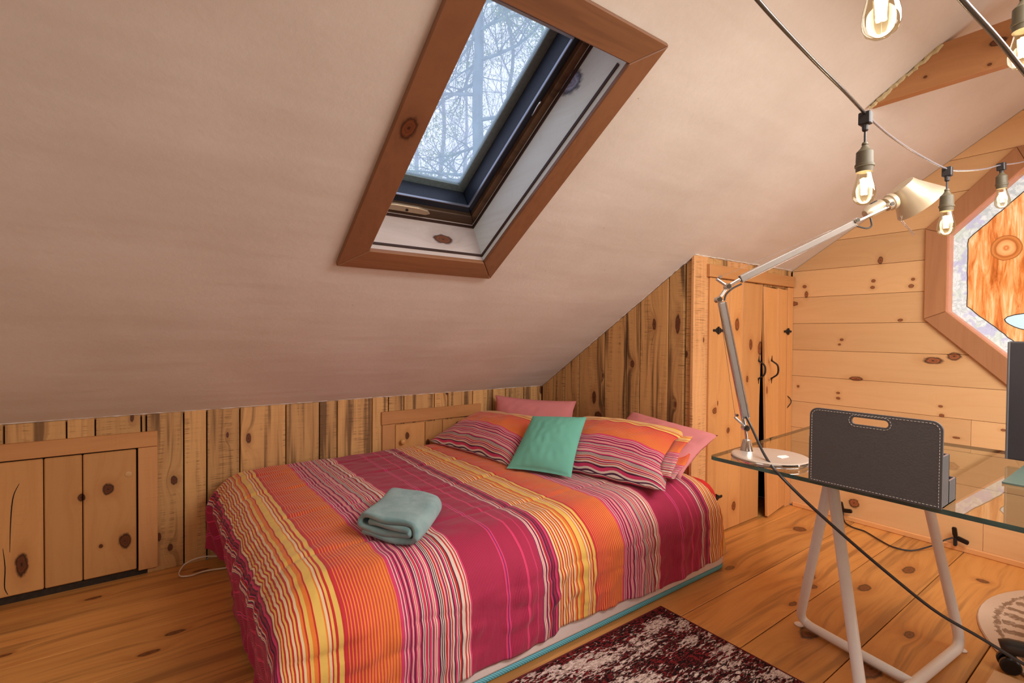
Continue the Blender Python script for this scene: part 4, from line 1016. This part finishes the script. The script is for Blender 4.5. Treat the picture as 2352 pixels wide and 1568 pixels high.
MB().lathe([(0, 0), (.0225, 0), (.0225, .014), (.0275, .016), (.0285, .026), (.0265, .030), (0, .032)], frame(L_(2040, 468)+Fv*.012, ax), 28).build('collar', HEAD, lp, smooth=True)
_th, _ph = -.0096, .7886
sdir = (Fv*math.sin(_th)+(Rv*math.cos(_ph)-Uv*math.sin(_ph))*math.cos(_th)).normalized()
sc0 = at(2072, 425, 1.673)
MB().lathe([(.0145, -.001), (.030, -.001), (.035, .0), (.0362, .003), (.041, .018), (.0742, .085), (.0762, .0885), (.0740, .0885), (.039, .020), (.034, .006), (.0145, .004)], frame(sc0, sdir), 64).build('shade', HEAD, lp, smooth=True)
MB().lathe([(0, 0), (.014, 0), (.014, .002), (0, .002)], frame(sc0, sdir), 32).build('light_hole', emit('lamp_glow', (255, 246, 232), 2.0), lp, smooth=True)
MB().lathe([(0, 0), (.012, .004), (.022, .025), (.024, .040), (.018, .056), (0, .062)], frame(sc0+sdir*.010, sdir), 24).build('bulb', emit('lamp_bulb_glow', (255, 236, 205), 5), lp, smooth=True)
rod0 = sc0+sdir*.08
b = MB(); rd = (L_(2117, 535)-L_(2086, 502)).normalized()
for s in (-.0016, .0016): b.tube([L_(2078, 493)+Uv*s+Fv*.03+Rv*s, L_(2117, 535)+Uv*s+Fv*.03+Rv*s], .0012, 6)
b.build('tilt_rod', POL, lp)
BC = plain('black_cord', (46, 42, 42), .4)
MB().tube(smooth_path([L_(1999, 500), L_(2002, 518), L_(1990, 524), L_(1968, 519)], 6), .0028, 8).build('head_cord', BC, lp, smooth=True)
MB().tube(smooth_path([L_(1664, 690), L_(1668, 676), L_(1683, 662), L_(1703, 652)], 6), .0030, 8).build('elbow_cord', BC, lp, smooth=True)
cord = [at(1714, 957, 1.652), at(1728, 985, 1.63), at(1752, 1037, 1.56), at(1774, 1072, 1.49), at(1792, 1092, 1.44), at(1850, 1150, 1.40), at(1950, 1240, 1.37), at(2050, 1325, 1.35), at(2150, 1404, 1.33), at(2250, 1463, 1.31), at(2352, 1525, 1.28), at(2480, 1600, 1.22)]
MB().tube(smooth_path(cord, 8), .0042, 8).build('power_cord', BC, lp, smooth=True)

# ---------------------------------------------------------------- string lights
GLS = NT('bulb_glass'); t = GLS; tr = t.n('ShaderNodeBsdfTransparent'); tr.inputs[0].default_value = (1, .95, .86, 1); gl = t.n('ShaderNodeBsdfGlossy'); gl.inputs['Roughness'].default_value = .02
lw = t.n('ShaderNodeLayerWeight'); lw.inputs[0].default_value = .35; em = t.n('ShaderNodeEmission'); em.inputs[0].default_value = lin(255, 205, 130); em.inputs[1].default_value = .35
mx = t.n('ShaderNodeMixShader'); t.link(t.math('MULTIPLY', lw.outputs['Facing'], .5), mx.inputs[0]); t.link(tr.outputs[0], mx.inputs[1]); t.link(gl.outputs[0], mx.inputs[2])
m2 = t.n('ShaderNodeMixShader'); m2.inputs[0].default_value = .30; t.link(mx.outputs[0], m2.inputs[1]); t.link(em.outputs[0], m2.inputs[2]); t.link(m2.outputs[0], t.out.inputs[0]); GLASSB = t.m
FIL = emit('filament_glow', (255, 228, 170), 26); SOCK = plain('socket_rubber', (92, 82, 62), .5, var=.08)
CABLE = plain('cable_black', (58, 54, 52), .25, spec=.8); CABLE2 = plain('cable_silvered', (150, 145, 150), .25, .4)
def bulb_set(root, top, drop, tilt=(0, 0, -1)):
    dn = Vector(tilt).normalized(); M = frame(top, dn)
    MB().box((-.012, -.009, -.008), (.012, .009, .020), M).lathe([(0, .016), (.0075, .016), (.0065, .034), (0, .036)], M, 10).build('clip', BC, root, bevel=.003)
    p1 = top+dn*drop
    MB().tube([top+dn*.03, p1], .0026, 8).build('drop_cord', BC, root, smooth=True)
    M = frame(p1, dn)
    MB().lathe([(0, -.004), (.0055, -.004), (.0065, 0), (.0055, .002), (.0065, .004), (.009, .009), (.0165, .017), (.0172, .044), (.019, .045), (.019, .050), (.0172, .051), (.0165, .062), (0, .062)], M, 28).build('socket', SOCK, root, smooth=True)
    bl = MB().lathe([(.0125, .058), (.0135, .066), (.0165, .080), (.0205, .096), (.0225, .108), (.0220, .118), (.0180, .128), (.0100, .134), (0, .136)], M, 32).build('bulb', GLASSB, root, smooth='all')
    b = MB()
    for k in range(4):
        a = k*PI/2; b.tube([M @ Vector((.0055*math.cos(a), .0055*math.sin(a), .076)), M @ Vector((.0045*math.cos(a+.6), .0045*math.sin(a+.6), .112))], .0030, 6)
    b.build('filament', FIL, bl)
    l = bpy.data.lights.new('bulb_light', 'POINT'); l.energy = 1.2; l.color = (1, .80, .55); l.shadow_soft_size = .022
    o = bpy.data.objects.new('bulb_light', l); COL.objects.link(o); o.location = M @ Vector((0, 0, .098))
c1 = [at(1600, -180, .62), at(1740, 0, .75), at(1860, 130, .90), at(1940, 210, 1.02), at(1988, 262, 1.12)]
c2 = [at(1988, 262, 1.12), at(2040, 308, 1.22), at(2105, 352, 1.34), at(2175, 388, 1.5)]
c3 = [at(2175, 388, 1.5), at(2215, 392, 1.62), at(2262, 388, 1.75), at(2298, 379, 1.85), at(2352, 371, 2.0), at(2460, 340, 2.3)]
s1 = thing('string_light', c1[-1], 'black string-light strand running toward the octagon window with three lit bulbs', 'string lights')
b = MB(); b.tube(smooth_path(c1, 6), .0034, 8); b.build('cable', CABLE, s1, smooth='all')
MB().tube(smooth_path(c2+c3[1:], 6), .0028, 8).build('cable', CABLE2, s1, smooth='all')
bulb_set(s1, at(1988, 266, 1.12), .064); bulb_set(s1, at(2176, 390, 1.5), .062); bulb_set(s1, at(2300, 379, 1.85), .024, (.10, -.02, -1))
s2 = thing('string_light', at(2280, 80, .8), 'thick black strand crossing the top right corner over the beam with a large near bulb', 'string lights')
B0t = at(2026, -250, .66)
c4 = [at(1900, -420, .6), B0t, at(2120, -105, .66), at(2210, 0, .71), at(2290, 88, .78), at(2352, 165, .85), at(2460, 300, 1.0)]
MB().tube(smooth_path(c4, 8), .0042, 8).build('cable', CABLE, s2, smooth='all')
bulb_set(s2, B0t, .055, (.035, .0, -1))
s3 = thing('string_light', at(2400, -60, 1.0), 'strand at the far right edge in front of the beam, one bulb hanging from it', 'string lights')
c5 = [at(2352+60, -160, .85), at(2352+5, -90, .98), at(2400, -50, 1.15), at(2500, 10, 1.5)]
MB().tube(smooth_path(c5, 8), .0034, 8).build('cable', CABLE, s3, smooth='all')
bulb_set(s3, at(2354, -90, .98), .075)

# ---------------------------------------------------------------- spring clamps and cable on the gable wall
def clamp(p, label, a1, a2, flip):
    root = thing('spring_clamp', p, label, 'clamp', None)
    p = Vector(p); M = Matrix.Translation(p)
    def jaw(ang, L, w_):
        d = Vector((-.25, math.sin(ang)*-1, math.cos(ang))).normalized()
        return MB().prism([(-.006, 0), (.006, 0), (w_*.8, L*.25), (w_*.75, L*.92), (w_*.4, L), (-w_*.4, L), (-w_*.75, L*.92), (-w_*.8, L*.25)], lambda a, c_, z: p+d*c_+d.cross(Vector((1, 0, 0))).normalized()*a+Vector((z, 0, 0)), -.012, .002)
    jaw(a1, .058, .013).build('handle', iron, root, bevel=.002); jaw(a2, .060, .015).build('handle', iron, root, bevel=.002); jaw(PI*.98, .045, .010).build('jaw', iron, root, bevel=.002)
    MB().lathe([(.004, -.018), (.010, -.018), (.010, .006), (.004, .006)], frame(p, (-1, 0, 0)), 16).build('spring', plain('steel_spring', (170, 160, 150), .3, .8), root, smooth=True)
clamp((3.474, 1.262, .062), 'black spring clamp on the gable wall near the closet end', -.1, 1.35, 1)
clamp((3.474, .728, .075), 'black spring clamp on the gable wall toward the round rug', -.05, 1.75, -1)
gc = [(3.46, 1.258, .052), (3.43, 1.235, .008), (3.38, 1.18, .006), (3.37, 1.14, .006), (3.36, 1.10, .006), (3.28, 1.0, .006), (3.24, .93, .006), (3.27, .86, .006), (3.36, .80, .03), (3.42, .76, .06), (3.455, .735, .073)]
tag(MB().tube(smooth_path(gc, 6), .0042, 8).build('black_cable', BC, smooth=True), 'black cable lying on the floor between the two spring clamps', 'cable')

# ---------------------------------------------------------------- white cord loop by the bed foot
wc_ = [(.44, 2.79, .010), (.33, 2.80, .022), (.22, 2.82, .040), (.15, 2.82, .030), (.118, 2.79, .008), (.12, 2.74, .005), (.16, 2.72, .005), (.22, 2.73, .006), (.34, 2.70, .006), (.44, 2.68, .006)]
P = smooth_path(wc_, 8); b = MB()
for s in (-.0022, .0022): b.tube([q+Vector((0, s, abs(s))) for q in P], .0026, 6)
tag(b.build('white_cord', plain('white_pvc', (226, 212, 190), .4), smooth=True), 'loop of flat white cord on the floor behind the bed foot', 'cord')

# ---------------------------------------------------------------- office chair (only a caster is in frame)
CP = plain('chair_plastic', (58, 54, 52), .35)
oc_ = Vector((2.50, .0, .009)); ch = thing('office_chair', oc_, 'black office chair mostly outside the frame, one caster showing by the round rug', 'chair')
MB().lathe([(.03, .09), (.03, .16), (.022, .17), (.022, .42), (0, .42)], Matrix.Translation(oc_), 20).build('column', CP, ch, smooth=True)
cushion_block(oc_.x-.22, oc_.x+.22, oc_.y-.23, oc_.y+.23, .425, .49, .08, .02).build('seat', CP, ch, smooth='all')
bk = cushion_block(oc_.x+.22, oc_.x+.27, oc_.y-.21, oc_.y+.21, .60, 1.02, .024, .02).build('backrest', CP, ch, smooth='all')
MB().bar(oc_+Vector((.10, 0, .42)), oc_+Vector((.25, 0, .62)), .05, .012).build('back_bracket', CP, ch, bevel=.003)
a0 = math.atan2(.352-oc_.y, 2.372-oc_.x)
for k in range(5):
    a = a0+k*2*PI/5; d = Vector((math.cos(a), math.sin(a), 0)); e = oc_+d*.374
    z0 = .006 if k == 0 else .010
    lg = MB(); lg.tube([oc_+Vector((0, 0, .095)), oc_+d*.17+Vector((0, 0, .085)), e+Vector((0, 0, .076)), e+d*.022+Vector((0, 0, .070))], [.028, .026, .026, .022], 12).build('base_leg', CP, ch, smooth='all')
    s = d.cross(Vector((0, 0, 1)))
    cs = MB(); 
    for q in (-.021, .021): cs.lathe([(0, -.008), (.024, -.010), (.0285, -.005), (.0285, .005), (.024, .010), (0, .008)], frame(Vector((e.x, e.y, z0-.006+.0290))+s*q, s), 22)
    cs.tube([Vector((e.x, e.y, z0+.018))-s*.017, Vector((e.x, e.y, z0+.018))+s*.017], .006, 8); cs.tube([Vector((e.x, e.y, z0+.02)), Vector((e.x, e.y, .07))], .008, 8)
    cs.build('caster', plain('caster_black', (30, 28, 28), .3), ch, smooth=True)
tag(MB().box((1.76, .25, .0005), (2.305, .378, .018)).build('pine_board', plain('light_pine_offcut', (228, 180, 132), .5, var=.06, vs=14), bevel=.002), 'pale pine board lying on the floor at the bottom right edge', 'board')
